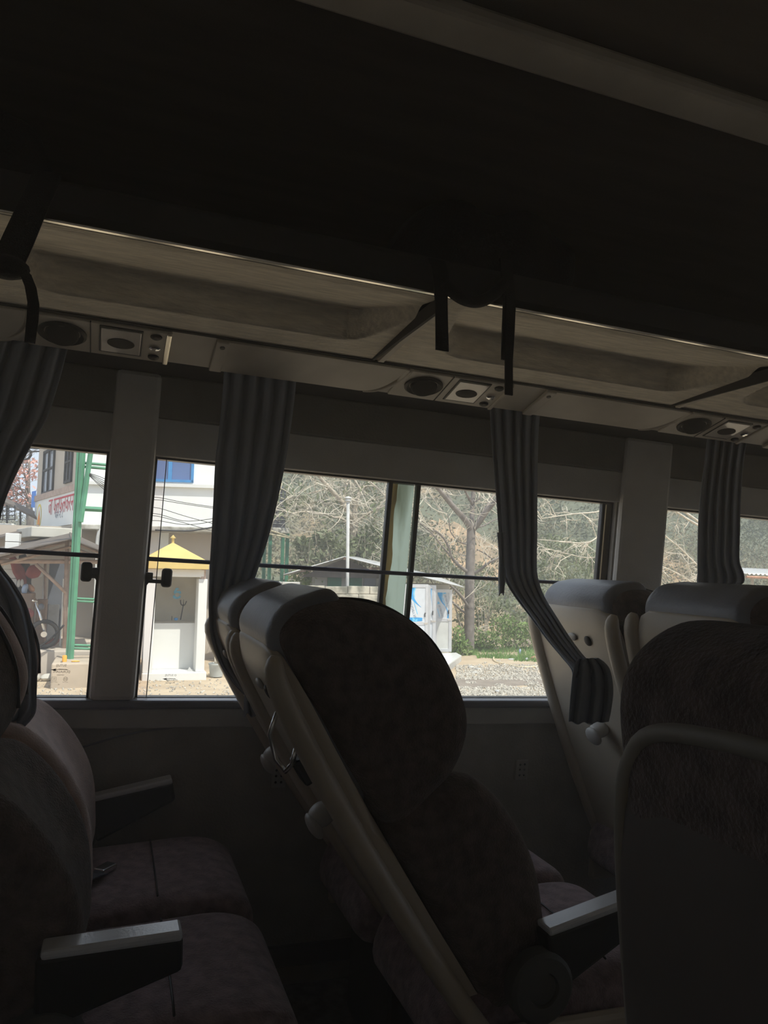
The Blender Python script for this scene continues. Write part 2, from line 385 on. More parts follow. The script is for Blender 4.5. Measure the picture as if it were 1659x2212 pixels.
# latches either side of the left pillar
def latch(win, sgn, sp, px, py):
    z = wallp(px, py).z
    b = MB(); wslab(b, sp, sp + sgn * .018, z - .008, z + .012, -.02, .02); l = obj('latch', b, 'frame_black', win, bev=.002)
    xc = wallp(px, py).x
    b = MB(); wslab(b, xc - .014, xc + .014, z - .026, z + .026, -.03, -.008); obj('latch_pad', b, 'frame_black', l, bev=.009, seg=3)
    b = MB(); wslab(b, xc + sgn * -.012, sp, z - .016, z - .006, -.012, 0)
    b.prism([wpt(sp - 0 * sgn, z - .006, -.01), wpt(sp - 0 * sgn, z - .03, -.01), wpt(sp + sgn * .014, z - .008, -.01)], (0, .006, 0)); obj('latch_arm', b, 'frame_black', l)
latch(w1, -1, P1a, 187, 1235); latch(w2, 1, P1b, 359, 1248)
# printed safety-glass marks, to be read from outside, so mirrored from here
def sticker(win, px, py, w, rows, name='glass_mark'):
    c = wallp(px, py, -.033); ux = V((-1, 0, 0)); uy = V((0, -WS, 1)).normalized()
    allb = MB()
    for (txt, sz, dx, dy) in rows:
        t = placed(textmesh(txt, sz), c + ux * dx + uy * dy + V((0, -.004, 0)), ux, uy); allb.add(t.v, t.f)
    # swoosh
    P = [(-.018, -.001), (-.008, .0022), (.01, .0022), (.019, .001), (.014, .0036), (-.004, .0042), (-.019, .0012)]
    S = [(-p[0] * w, p[1] * w + .0 * w) for p in P]
    allb.add([c + ux * q[0] + uy * (q[1] - .0025 * w) + V((0, -.004, 0)) for q in S], [tuple(range(len(S)))])
    nose = [(.026, -.0005), (.010, .003), (.014, -.0005), (.010, -.004)]
    allb.add([c + ux * q[0] * w + uy * (q[1] * w) + V((0, -.004, 0)) for q in nose], [tuple(range(4))])
    return allb, c, ux, uy
k = 1.0
rows = [('O', .007, .0, .020), ('SUTLEJ', .0085, 0, .011), ('DURASAFE', .0088, -.002, -.006), ('TEMPERED', .004, 0, -.0145),
        ('IS', .007, .015, -.025), ('E4', .007, -.013, -.025), ('SAFETY GLASS', .0028, .015, -.0335), ('43R-001583', .0028, -.013, -.0335), ('18 ...', .005, .004, -.040)]
mb_, c_, ux_, uy_ = sticker(w1, 132, 1446, 1.0, rows)
for q in range(2):    # outlines: rounded square and ring
    cx = (.015, -.013)[q]; cy = -.025; n = (4, 20)[q]; r0 = (.0075, .0056)[q]; r1 = r0 - .0008
    vs = []; fs = []
    for i in range(n):
        a = 2 * pi * i / n + pi / 4
        for r in (r0, r1): vs.append(c_ + ux_ * (cx + r * cos(a)) + uy_ * (cy + r * sin(a)) + V((0, -.004, 0)))
    for i in range(n): fs.append((2 * i, 2 * i + 1, 2 * ((i + 1) % n) + 1, 2 * ((i + 1) % n)))
    mb_.add(vs, fs)
obj('glass_mark', mb_, 'print_black', w1, fixn=False)
rows = [('O SUTLEJ', .0075, 0, .010), ('DURASAFE', .0065, -.004, -.004), ('TOUGHENED', .0042, 0, -.0115)]
mb_, c_, ux_, uy_ = sticker(w2, 368, 1466, .85, rows); obj('glass_mark', mb_, 'print_black', w2, fixn=False)

# drawn curtains behind the camera, over the windows of the other side
def fn(u, v): return V((lerp(X0 + .1, X1 - .1, u), YL + .03 + .02 * sin(u * 420), lerp(.78, 1.66, v)))
o = obj('window_blind', MB().grid(fn, 900, 1), 'curtain_thin', smooth=True, fixn=False); tag(o, 'drawn pale curtains over the windows behind the camera', 'curtain')
# wall sockets
for (px, py, lb) in ((1125, 1662, 'small charging socket plate on the lower wall right of the reclined middle seat'), (601, 1676, 'small charging socket plate on the lower wall left of the reclined middle seat')):
    c = wallp(px, py); b = MB(); wslab(b, c.x - .022, c.x + .022, c.z - .033, c.z + .033, -.008, -.0005)
    t = obj('wall_socket', b, 'outlet', bev=.003); tag(t, lb, 'socket', 'sockets on the lower bus wall')
    for dz in (-.016, .002, .018):
        for ds in (-.008, .008):
            b = MB().ell(wpt(c.x + ds, c.z + dz, -.0085), (.0035, .002, .0035)); obj('socket_hole', b, 'rubber', t)

# =================================================================== LUGGAGE RACK
rack = thing('luggage_rack', 'long overhead luggage rack with pale moulded underside and bright front trim, above the windows', 'luggage rack', (.57, 1.6, 1.75))
PXS = [(-5.2, -2.13), (-2.13, -1.23), (-1.23, -.33), (-.33, .57), (.57, 1.47), (1.47, 2.37), (2.37, 3.27), (3.27, 6.4)]
YA, YB = 1.352, 1.768
def base_z(y): return 1.757 - (y - 1.35) * .064
def sst(x): x = max(0, min(1, x)); return x * x * (3 - 2 * x)
for (a, c) in PXS:
    def fn(u, v, a=a, c=c):
        x = a + .004 + (c - a - .008) * u; y = YA + (YB - YA) * v
        x0 = a + .13; x1 = c - .08
        yy = (1.672 - y)                               # distance from the deep side
        right = x1 + max(0, yy) * .42 + .0; left = x0 - max(0, yy) * .25
        e = min((x - left) / .014, (right - x) / .02, yy / .014)
        # rounded corner
        cx, cy = right - x, yy
        if cx < .03 and cy < .03: e = min(e, (.042 - sqrt((.042 - min(cx, .042)) ** 2 + (.042 - min(cy, .042)) ** 2)) / .02)
        cx = x - left
        if cx < .05 and cy < .05: e = min(e, (.06 - sqrt((.06 - min(cx, .06)) ** 2 + (.06 - min(cy, .06)) ** 2)) / .02)
        d = .060 * sst(e) * max(0, min(1, (y - 1.39) / .24))
        return V((x, y, base_z(y) + d))
    b = MB().grid(fn, 130, 84); obj('underside_panel', b, 'rack_vinyl', rack, smooth=True)
    if a > -.5:
        b = MB().bx(c - .0035, c + .0035, YA, YB, base_z(YB) - .004, base_z(YA) - .001); 
        obj('panel_joint', b, 'rack_dark', rack)
        b = MB().hexa([(c + .012, YA, base_z(YA) - .006), (c + .026, YA, base_z(YA) - .006), (c + .026, YB, base_z(YB) - .006), (c + .012, YB, base_z(YB) - .006)],
                      [(c + .008, YA, base_z(YA) + .004), (c + .03, YA, base_z(YA) + .004), (c + .03, YB, base_z(YB) + .004), (c + .008, YB, base_z(YB) + .004)])
        obj('joint_bead', b, 'rack_plastic', rack)
b = MB().bx(X0, X1, 1.34, 2.16, 1.80, 1.82); obj('shelf_board', b, 'rack_dark', rack)
b = MB().bx(X0, X1, 2.04, 2.06, 1.82, 2.03); obj('back_board', b, 'rack_dark', rack)
b = MB().hexa([(X0, 1.325, 1.762), (X1, 1.325, 1.762), (X1, 1.352, 1.752), (X0, 1.352, 1.752)], [(X0, 1.30, 1.80), (X1, 1.30, 1.80), (X1, 1.352, 1.80), (X0, 1.352, 1.80)])
obj('front_lip', b, 'rack_dark', rack, bev=.006)
b = MB().bx(X0, X1, 1.331, 1.343, 1.7465, 1.752); obj('lip_trim', b, 'metal_trim', rack, bev=.002, label='thin bright metal edge trim')
b = MB(); b.tube([(X0, 1.346, 1.752), (X1, 1.346, 1.752)], .005, 8); obj('lip_seal', b, 'rubber', rack, smooth=True)
# service strip under the wall side
SA, SB = V((0, 1.772, 1.729)), V((0, 1.918, 1.688))
sw = (SB - SA).normalized(); sn = V((0, sw.z, -sw.y))      # sn points down into the bus
if sn.z > 0: sn = -sn
def sp(s, w, n=0): q = SA + sw * (w * (SB - SA).length) + sn * n; return V((s, q.y, q.z))
def sslab(mb, s0, s1, w0, w1, n0, n1):
    return mb.hexa([sp(s0, w0, n0), sp(s1, w0, n0), sp(s1, w1, n0), sp(s0, w1, n0)], [sp(s0, w0, n1), sp(s1, w0, n1), sp(s1, w1, n1), sp(s0, w1, n1)])
b = MB(); sslab(b, X0, X1, -.02, 1.0, -.03, 0); obj('service_channel', b, 'rack_plastic', rack)
b = MB().bx(X0, X1, 1.905, 2.16, 1.70, 1.80); obj('channel_back', b, 'rack_dark', rack)
b = MB(); sslab(b, X0, X1, .0, .05, -.004, .003); obj('channel_seam', b, 'rack_dark', rack)
SR = Matrix((V((1, 0, 0)), sw, sn)).transposed()
for i, xv in enumerate((-1.02, -.142, .736, 1.614, 2.492)):
    b = MB(); sslab(b, xv - .075, xv + .235, .08, .98, 0, .007); md = obj('service_module', b, 'rack_plastic', rack, bev=.003)
    c = sp(xv, .5, .007)
    b = MB().lathe(c, [(.052, -.002), (.052, .004), (.046, .008), (.042, .002), (.030, -.004), (.001, -.004)], 28, SR @ Matrix.Diagonal((1, .9, 1))); obj('vent_ring', b, 'plastic_dark', md, smooth=40)
    b = MB().lathe(c, [(.036, -.003), (.036, .006), (.032, .010), (.001, .012)], 28, SR @ Matrix.Rotation(radians(22), 3, 'X') @ Matrix.Diagonal((1, .9, 1))); obj('vent_disc', b, 'rack_dark', md, smooth=40)
    b = MB(); sslab(b, xv + .058, xv + .0605, .08, .98, .004, .0085); obj('module_seam', b, 'rubber', md)
    b = MB(); sslab(b, xv + .078, xv + .172, .12, .86, .006, .0095); obj('lamp_bezel', b, 'plastic_dark', md, bev=.002)
    b = MB(); sslab(b, xv + .082, xv + .168, .16, .82, .008, .011); obj('lamp_lens', b, 'lamp_lens', md, bev=.002, label='pale translucent reading lamp lens')
    b = MB().lathe(sp(xv + .125, .52, .011), [(.03, -.001), (.03, .0015), (.001, .0035)], 24, SR @ Matrix.Diagonal((1, .7, 1))); obj('lamp_boss', b, 'rack_dark', md, smooth=40)
    for w_ in (.22, .55, .82):
        b = MB().lathe(sp(xv + .20, w_, .007), [(.013, -.001), (.013, .003), (.009, .006), (.001, .006)], 18, SR @ Matrix.Diagonal((1, .8, 1))); obj('call_button', b, 'chrome' if w_ == .55 else 'plastic_dark', md, smooth=40)
    b = MB(); sslab(b, xv + .222, xv + .234, .08, .98, .006, .012); obj('module_end', b, 'metal_trim' if i == 1 else 'rack_plastic', md, bev=.003)
    # cover tray with rounded ends beyond the module
    n = 14; t0, t1 = xv + .345, xv + .785
    poly = [sp(t0, .06, 0), sp(t1 + .02, .06, 0)] + [sp(t1 + .02 - .085 * (1 - cos(q / n * pi / 2)) - .0, .06 + .92 * sin(q / n * pi / 2), 0) for q in range(1, n + 1)] + [sp(t0 + .01, .98, 0)]
    b = MB().prism(poly, sn * .008); tr = obj('cover_tray', b, 'rack_plastic', rack, bev=.002)
    b = MB(); b.tube([sp(t1 + .035 - .085 * (1 - cos(q / n * pi / 2)), .06 + .92 * sin(q / n * pi / 2), .003) for q in range(n + 1)], .006, 8); obj('tray_end', b, 'rack_plastic', tr, smooth=True)
    b = MB(); sslab(b, t0 - .012, t0 + .018, .06, .98, .002, .012); obj('tray_clip', b, 'rack_plastic', tr, bev=.003)
    b = MB().lathe(sp(t0 + .004, .2, .012), [(.006, 0), (.006, .002), (.001, .002)], 12, SR); obj('screw', b, 'plastic_dark', tr)

# bags on the rack with straps hanging over the edge
def strap(name, root, pts, w, th=.004):
    """flat webbing: pts = (point, half-width direction scale)"""
    b = MB(); n = len(pts); vs = []; fs = []
    for (p, ww) in pts:
        p = V(p); d = V((1, 0, 0)) * (ww * w / 2)
        for q in (p - d, p + d, p + d + V((0, th, 0)), p - d + V((0, th, 0))): vs.append(q)
    for i in range(n - 1):
        for j in range(4): fs.append((i * 4 + j, i * 4 + (j + 1) % 4, i * 4 + 4 + (j + 1) % 4, i * 4 + 4 + j))
    fs += [(0, 1, 2, 3), (n * 4 - 1, n * 4 - 2, n * 4 - 3, n * 4 - 4)]
    b.add(vs, fs); return obj(name, b, 'black_strap', root, bev=.0)
mat('bag_black', (.006, .006, .006), .95, bump=.4, bscale=200)
def bagmesh(x0, x1):
    def fn(u, v):
        a = 2 * pi * u; t = (v - .5) * 2
        r = (1 - abs(t) ** 4) ** .5
        yy = 1.56 + .17 * r * math.copysign(abs(cos(a)) ** .6, cos(a)); zz = 1.915 + .09 * r * math.copysign(abs(sin(a)) ** .6, sin(a))
        return V(((x0 + x1) / 2 + (x1 - x0) / 2 * t, yy + .012 * sin(9 * t + a), zz + .01 * sin(7 * t)))
    return MB().grid(fn, 24, 20)
bag = thing('backpack', 'black backpack on the rack with two straps hanging over the middle of its front edge', 'bag', (.75, 1.55, 1.825))
obj('bag_body', bagmesh(.52, .95), 'bag_black', bag, smooth=True)
def hang(px_list, Y): return [(at(px, py, Y), w) for (px, py, w) in px_list]
strap('strap', bag, hang([(944, 560, 1.3), (951, 585, 1.3), (953, 610, 1.2), (954, 650, .95), (955, 700, .95), (956, 757, 1.0)], 1.30), .026)
strap('strap', bag, hang([(1094, 560, 1.1), (1098, 620, 1.05), (1101, 660, 1.1), (1099, 710, 1.1), (1096, 778, 1.0)], 1.295), .024)
strap('strap_tail', bag, hang([(1102, 640, 1.0), (1101, 700, 1.0), (1100, 780, 1), (1100, 853, 1)], 1.29), .016)
b = MB(); b.tube([at(960 + 130 * t, 610 + 42 * sin(pi * t) ** .8, 1.30) for t in [i / 16 for i in range(17)]], .012, 8); obj('strap_loop', b, 'black_strap', bag, smooth=True)
bag2 = thing('shoulder_bag', 'black bag on the rack with a knotted strap hanging at the left end', 'bag', (-.35, 1.55, 1.825))
obj('bag_body', bagmesh(-.60, -.16), 'bag_black', bag2, smooth=True)
strap('strap', bag2, hang([(105, 370, 1), (88, 410, 1), (62, 465, 1.05), (38, 520, 1.1), (20, 560, 1.1)], 1.30), .042)
b = MB().ell(at(14, 577, 1.30), (.034, .022, .019)); obj('strap_knot', b, 'black_strap', bag2, smooth=True)
strap('strap_tail', bag2, hang([(40, 575, .9), (55, 592, 1), (66, 620, 1), (72, 655, 1), (70, 690, 1), (64, 740, .9)], 1.29), .017)

# =================================================================== CURTAINS
def stat(stations, t):
    k = t * (len(stations) - 1); i = min(int(k), len(stations) - 2); f = k - i
    p = [stations[max(0, min(len(stations) - 1, i + q))] for q in (-1, 0, 1, 2)]
    return [.5 * (2 * p[1][j] + (p[2][j] - p[0][j]) * f + (2 * p[0][j] - 5 * p[1][j] + 4 * p[2][j] - p[3][j]) * f * f + (3 * p[1][j] - p[0][j] - 3 * p[2][j] + p[3][j]) * f ** 3) for j in range(len(p[1]))]
def curtain_mb(stations, folds, amp=.02, seed=0, nu=72, nv=None):
    nv = nv or folds * 14
    def fn(u, v):
        py, xl, xr, Y = stat(stations, u)[:4]
        py += 9 * u ** 5 * (noise.noise(V((v * 4, seed, 2))) * 1.6 + .4 * sin(v * 2 * pi * folds + seed))
        px = lerp(xl, xr, v)
        ph = seed + .55 * sin(2.3 * u + seed) + 1.2 * noise.noise(V((v * 2.2, u * .8, seed)))
        w = amp * (1 + .35 * noise.noise(V((u * 3, v * 4, seed + 5)))) * (1 - .55 * abs(2 * v - 1) ** 6)
        yo = w * cos(2 * pi * folds * v + ph) + .25 * w * cos(4 * pi * folds * v + 1.7 * ph + 1)
        return at(px, py, Y + yo)
    return MB().grid(fn, nu, nv)
CUR = []
def curtain(label, stations, folds, amp=.018, seed=0):
    amp *= .75
    c = obj('curtain', curtain_mb(stations, folds, amp, seed), 'curtain', smooth=True, solid=.0025, fixn=False)
    return tag(c, label, 'curtain', 'grey curtains along the bus windows')
curtain('grey curtain gathered at the far left above the pinkish seat', [(735, -40, 150, 1.93), (820, -70, 128, 1.96), (900, -90, 102, 2.0), (960, -110, 68, 2.02), (1030, -115, 32, 2.03), (1095, -120, 6, 2.04), (1160, -125, -5, 2.04), (1215, -115, -2, 2.02),
        (1260, -100, 30, 1.98), (1310, -90, 58, 1.94), (1370, -80, 72, 1.9), (1430, -80, 79, 1.87), (1500, -75, 78, 1.86), (1545, -60, 72, 1.86), (1592, -30, 26, 1.86)], 5, .022, 1)
curtain('grey curtain hanging left of the middle and sweeping down to the reclined window seat', [(800, 484, 641, 1.945), (860, 480, 636, 1.98), (930, 473, 627, 2.0), (1000, 465, 616, 2.02), (1080, 461, 600, 2.04), (1160, 457, 580, 2.05), (1230, 453, 557, 2.05), (1300, 451, 535, 2.03), (1370, 455, 527, 2.0), (1430, 474, 533, 1.96), (1472, 502, 540, 1.93), (1500, 527, 552, 1.91)], 5, .019, 3)
t = obj('curtain_tail', curtain_mb([(1488, 530, 546, 1.905), (1515, 528, 562, 1.90), (1545, 526, 572, 1.90)], 2, .012, 2, 14), 'curtain', smooth=True, solid=.0025, fixn=False)
t.parent = bpy.data.objects['curtain.001']; t.location = OFFS[t.name] - OFFS['curtain.001']; 
b = MB(); q = [at(x, y, 1.885) for x, y in ((530, 1476), (537, 1498), (541, 1502), (552, 1488))]; b.tube(q, [.004, .006, .006, .004], 6, flat=.5); tie_ = obj('curtain_tie', b, 'knob_grey', smooth=True, label='pale tie end'); P_ = bpy.data.objects['curtain.001']; tie_.parent = P_; tie_.location = OFFS[tie_.name] - OFFS[P_.name]
curtain('grey curtain right of the middle window, pulled diagonally over the cream seat back', [(870, 1058, 1168, 1.945), (930, 1061, 1163, 1.98), (1000, 1066, 1161, 2.0), (1070, 1072, 1160, 2.02), (1150, 1078, 1160, 2.03), (1215, 1083, 1159, 2.03), (1250, 1090, 1162, 2.02), (1290, 1113, 1176, 1.97), (1335, 1147, 1203, 1.87), (1380, 1180, 1232, 1.79), (1420, 1213, 1262, 1.72), (1445, 1233, 1290, 1.67), (1462, 1238, 1312, 1.65)], 5, .017, 5)
t = obj('curtain_flap', curtain_mb([(1150, 1074, 1090, 2.0), (1200, 1078, 1090, 2.0), (1245, 1077, 1092, 2.0), (1283, 1078, 1088, 2.0)], 1, .01, 2, 20), 'curtain', smooth=True, solid=.0025, fixn=False)
P_ = bpy.data.objects['curtain.002']; t.parent = P_; t.location = OFFS[t.name] - OFFS[P_.name]
t = obj('curtain_tail', curtain_mb([(1422, 1250, 1292, 1.645), (1432, 1242, 1306, 1.64), (1450, 1238, 1318, 1.63), (1490, 1234, 1324, 1.63), (1530, 1231, 1320, 1.63), (1562, 1229, 1314, 1.63)], 3, .024, 4, 36), 'curtain', smooth=True, solid=.0025, fixn=False)
t.parent = P_; t.location = OFFS[t.name] - OFFS[P_.name]
curtain('dark grey curtain at the far right in front of the last window', [(925, 1530, 1618, 1.945), (1000, 1522, 1606, 1.98), (1080, 1512, 1600, 2.0), (1150, 1508, 1598, 2.03), (1210, 1507, 1597, 2.03), (1238, 1507, 1606, 2.03), (1256, 1506, 1607, 2.02), (1272, 1512, 1594, 2.02), (1310, 1523, 1600, 2.0), (1380, 1530, 1610, 1.98), (1480, 1535, 1615, 1.97)], 5, .02, 8)

# =================================================================== SEATS
def loft(prof, w, r, dish=None, nl=9, top=0, ext=0):
    """closed (u,v) profile swept across the seat, edges rounded by r"""
    cu = sum(p[0] for p in prof) / len(prof); cv = sum(p[1] for p in prof) / len(prof)
    ys = []
    for i in range(nl + 1):
        a = pi / 2 * i / nl; ys.append((-(w - r) - r * cos(a) if False else 0, 0))
    st = [(-w, 1.0)]
    side = []
    for i in range(1, nl + 1): a = pi / 2 * (1 - i / nl); side.append((w - r + r * sin(a), 1 - cos(a)))
    stations = [(-y, d) for (y, d) in [(w, 1.0)] + side] 
    mid = [(-(w - r) + 2 * (w - r) * k / 10, 0) for k in range(1, 10)]
    stations = stations + mid + [(-y, d) for (y, d) in reversed(stations)]
    n = len(prof); vs = []; fs = []
    for (y, d) in stations:
        for (u, v) in prof:
            dl = V((u - cu, v - cv)); L = dl.length; k = max(.12, 1 - d * r / max(L, r * 1.05))
            uu, vv = cu + dl.x * k, cv + dl.y * k
            if dish and v > cv: vv = cv + (vv - cv) * (1 - dish * max(0, 1 - (abs(y) / (w * .8)) ** 3))
            if top and uu > cu:
                q = max(0, (abs(y) - (w - top)) / top); uu -= top * (1 - sqrt(max(0, 1 - q * q))) * (uu - cu) / max(.01, max(p[0] for p in prof) - cu)
            vs.append((uu, vv, y))
    k = len(stations)
    for i in range(k - 1):
        for j in range(n): fs.append((i * n + j, i * n + (j + 1) % n, (i + 1) * n + (j + 1) % n, (i + 1) * n + j))
    fs += [tuple(range(n - 1, -1, -1)), tuple(range((k - 1) * n, k * n))]
    return vs, fs
def dense(prof, m=6):
    """closed Catmull-Rom through the profile"""
    n = len(prof); out = []
    for i in range(n):
        p = [prof[(i + q) % n] for q in (-1, 0, 1, 2)]
        for j in range(m):
            f = j / m
            out.append(tuple(.5 * (2 * p[1][c] + (p[2][c] - p[0][c]) * f + (2 * p[0][c] - 5 * p[1][c] + 4 * p[2][c] - p[3][c]) * f * f + (3 * p[1][c] - p[0][c] - 3 * p[2][c] + p[3][c]) * f ** 3) for c in (0, 1)))
    return out
HEAD = [(.36, .03), (.5, .012), (.62, .012), (.72, .012), (.775, .02), (.797, .055), (.795, .10), (.772, .155), (.72, .215), (.65, .258), (.55, .272), (.46, .258), (.405, .215), (.37, .14)]
BACK = [(-.04, .02), (.1, .012), (.25, .012), (.38, .014), (.405, .06), (.40, .14), (.372, .195), (.32, .222), (.24, .236), (.15, .232), (.06, .20), (-.03, .14)]
COVER = [(.44, .002), (.55, -.003), (.70, -.003), (.780, .006), (.812, .05), (.810, .10), (.792, .150), (.74, .15), (.64, .125), (.54, .105), (.46, .07)]
SHELL = [(-.06, -.022), (.1, -.03), (.3, -.034), (.5, -.034), (.69, -.026), (.752, -.010), (.766, .004), (.735, .014), (.5, .010), (.2, .010), (-.05, .012)]
def make_seat(name, label, px, yc, rec, aisle, fabric='seat_brown', group='coach seats in rows of two', z0=0, shell='shell_cream', cover='leather_grey', fit=True, ring_on=False, arm=(3.5, 0, 0), hw=0, sk=1, rails=True):
    root = thing(name, label, 'seat', (px, yc, 0), group=group)
    zb = .43 + z0
    r = radians(rec); W2 = .205
    def T(p): u, v, y = p; return V((px - sin(r) * u + cos(r) * v, yc + y, zb + cos(r) * u + sin(r) * v))
    def part(nm, prof, w, rr, ma, dish=0, top=0, sub=0, parent=None, lb=None):
        vs, fs = loft(dense(prof), w, rr, dish, 7, top); b = MB().add([T(p) for p in vs], fs)
        return obj(nm, b, ma, parent or root, smooth=True, label=lb)
    part('backrest', BACK, W2, .05, fabric, .30)
    hd = part('headrest', HEAD, W2 - .004 + hw, .055, fabric, .30)
    cv = part('head_cover', COVER, W2 - .034 + hw, .03, cover, 0, 0, 0, hd, 'smooth grey leather cover')
    sh = part('back_shell', [(u * sk, v + (.022 if sk < 1 else 0)) for u, v in SHELL], W2 - (.012 if rails else -.006), .02, shell, 0, .06, lb='cream plastic back shell')
    # raised side rails of the shell
    for s in (-1, 1) if rails else ():
        pts = [(-.06, -.02), (.1, -.034), (.3, -.042), (.5, -.042), (.65, -.036), (.725, -.026), (.755, -.008)]
        b = MB(); b.tube(smooth_line([T((u, v + .008, s * (W2 - .004))) for u, v in pts], 3), [.023] * 15 + [.022, .020, .016, .010], 12, flat=.85); obj('shell_rail', b, shell, sh, smooth=True)
    # seam piping
    for s in (-1, 1):
        b = MB(); b.tube(smooth_line([T((u, v, s * (W2 - .052))) for u, v in ((.42, .232), (.5, .264), (.6, .268), (.68, .240), (.74, .196), (.785, .13))], 6), .004, 6)
        obj('piping', b, 'plastic_dark', hd, smooth=True)
    if fit:
        # coat hook in the middle of the shell and the folding grab ring
        R = Matrix((V((cos(r), 0, sin(r))), V((0, 1, 0)), V((-sin(r), 0, cos(r))))).transposed()
        b = MB().ell(T((.415, -.055, -.045)), (.028, .03, .022), R); b.ell(T((.405, -.078, -.045)), (.012, .034, .026), R); obj('hook', b, 'knob_grey', sh, smooth=True, label='rounded grey hook')
        if ring_on:
         b = MB(); ring = [(.64, -.035, -.085), (.61, -.065, -.072), (.565, -.078, -.076), (.545, -.075, -.102), (.558, -.06, -.126), (.585, -.035, -.128)]
         b.tube([T(p) for p in ring], .0048, 8); obj('grab_ring', b, 'chrome', sh, smooth=True, label='bare metal ring')
         b = MB().box(T((.535, -.045, -.115)), (.03, .05, .05), R); obj('ring_box', b, 'plastic_dark', sh, bev=.006)
        b = MB().ell(T((.685, -.030, -.01)), (.006, .022, .012), R); obj('shell_plug', b, 'knob_grey', sh, smooth=True)
        b = MB().ell(T((.680, -.030, -.085)), (.006, .015, .015), R); obj('shell_hole', b, 'rubber', sh, smooth=True)
    if not rails:
        pts = [(.05, .212), (.3, .213), (.55, .213), (.67, .206), (.722, .185), (.744, .15), (.752, .08), (.754, 0), (.752, -.08), (.744, -.15), (.67, -.206), (.3, -.213)]
        b = MB(); b.tube(smooth_line([T((u, .002, y)) for u, y in pts]), .008, 8); obj('lit_rim', b, 'rim_lit', sh, smooth=True, label='rolled rim painted paler for the window light')
    # cushion
    CP = [(-.06, .34), (.2, .33), (.4, .325), (.47, .345), (.495, .39), (.485, .445), (.44, .478), (.36, .488), (.2, .478), (.05, .462), (-.05, .455)]
    vs, fs = loft(dense(CP), W2 - .004, .045, 0, 7); b = MB().add([V((px + u, yc + y, v)) for u, v, y in vs], fs)
    cu = obj('cushion', b, 'seat_cushion', root, smooth=True)
    b = MB()
    for xx in (.12, .28):
        b = MB(); b.tube([V((px + xx, yc - W2 + .03 + (2 * W2 - .06) * t, .478 + (xx - .12) * .06 + .002 - .006 * (abs(2 * t - 1)) ** 6)) for t in [i / 10 for i in range(11)]], .0022, 5)
        obj('seam', b, 'plastic_dark', cu, smooth=True)
    b = MB(); b.bx(px + .02, px + .38, yc - .17, yc + .17, .0, .33); obj('pedestal', b, 'plastic_dark', root, bev=.02)
    # armrest on the outer side
    sd = -1 if aisle else 1; ya = yc + sd * (W2 + .022); al = radians(arm[0]); AR = Matrix.Rotation(-al, 3, 'Y')
    pv = V((px + .09, ya, .49))
    def A(x, y, z): return pv + V((arm[1], 0, arm[2])) + AR @ V((x, y, z))
    b = MB(); 
    def slab(x0, x1, y0, y1, zA0, zA1, zB0, zB1): b.hexa([A(x0, y0, zA0), A(x1, y0, zB0), A(x1, y0, zB1), A(x0, y0, zA1)], [A(x0, y1, zA0), A(x1, y1, zB0), A(x1, y1, zB1), A(x0, y1, zA1)])
    slab(-.012, .195, -.022, .022, .03, .138, .085, .136); ar = obj('armrest', b, 'plastic_dark', root, bev=.008)
    b = MB(); slab(-.005, .194, -.023, .023, .134, .148, .130, .146); obj('armrest_pad', b, 'arm_top', ar, bev=.005, label='top pad with the sky reflection put into its pale colour')
    b = MB().lathe(pv + V((0, sd * .02, 0)), [(.062, -.02), (.062, .008), (.055, .014), (.03, .014), (.028, .006), (.001, .006)], 28, Matrix.Rotation(radians(90 if sd < 0 else -90), 3, 'X')); obj('pivot_cap', b, 'cap_grey', ar, smooth=40, label='round pivot cap')
    b = MB().bx(px - .03, px + .30, ya - .012, ya + .012, .26, .42); obj('side_panel', b, 'shell_cream', root, bev=.02)
    # lap belt lying on the cushion
    b = MB(); q = [V((px + .06 + .10 * t, yc - W2 * .9 + .16 * t, .475 + .012 * sin(pi * t))) for t in [i / 8 for i in range(9)]]
    vs = []; fs = []
    for i, p in enumerate(q): vs += [p + V((-.018, .012, .004)), p + V((.018, -.012, .010))]
    for i in range(8): fs.append((2 * i, 2 * i + 1, 2 * i + 3, 2 * i + 2))
    b.add(vs, fs); bt = obj('lap_belt', b, 'belt_web', root, solid=.003)
    b = MB().box(q[-1] + V((.012, .018, .012)), (.05, .03, .012), Matrix.Rotation(.9, 3, 'Z')); obj('belt_tongue', b, 'chrome', bt, bev=.003)
    return root
YAI, YWI = 1.487, 1.947
make_seat('coach_seat', 'brown aisle seat at the left edge, nearest cushion with the pale armrest', -.125, YAI, 31, True)
make_seat('coach_seat', 'pinkish window seat at the left edge behind the hanging curtain', -.125, YWI, 31, False, 'seat_pink', arm=(12.5, .079, -.045))
make_seat('coach_seat', 'dark brown aisle seat in the middle, tipped far back with a grey head cover', .692, YAI, 33.6, True, ring_on=True, arm=(13.5, .051, -.045))
make_seat('coach_seat', 'brown window seat just behind the tipped-back middle seat, curtain tied beside it', .692, YWI, 33.6, False)
make_seat('coach_seat', 'aisle seat at the right, only its grey head cover showing above the nearest dark seat', 1.56, YAI, 20, True)
make_seat('coach_seat', 'window seat at the right with its cream back shell showing under the curtain', 1.565, YWI, 22, False)
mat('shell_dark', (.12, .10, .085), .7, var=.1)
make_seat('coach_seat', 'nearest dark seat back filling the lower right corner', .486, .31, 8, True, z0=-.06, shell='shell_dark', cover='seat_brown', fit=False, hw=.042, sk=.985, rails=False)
b = MB(); b.tube([wpt(wallp(px, py).x, wallp(px, py).z, -.006) for px, py in ((150, 1622), (210, 1603), (260, 1588), (310, 1578), (372, 1571))], .0028, 6)
tag(obj('cable', b, 'sill_alu', smooth=True), 'thin cable stuck along the lower wall below the left pillar', 'cable')

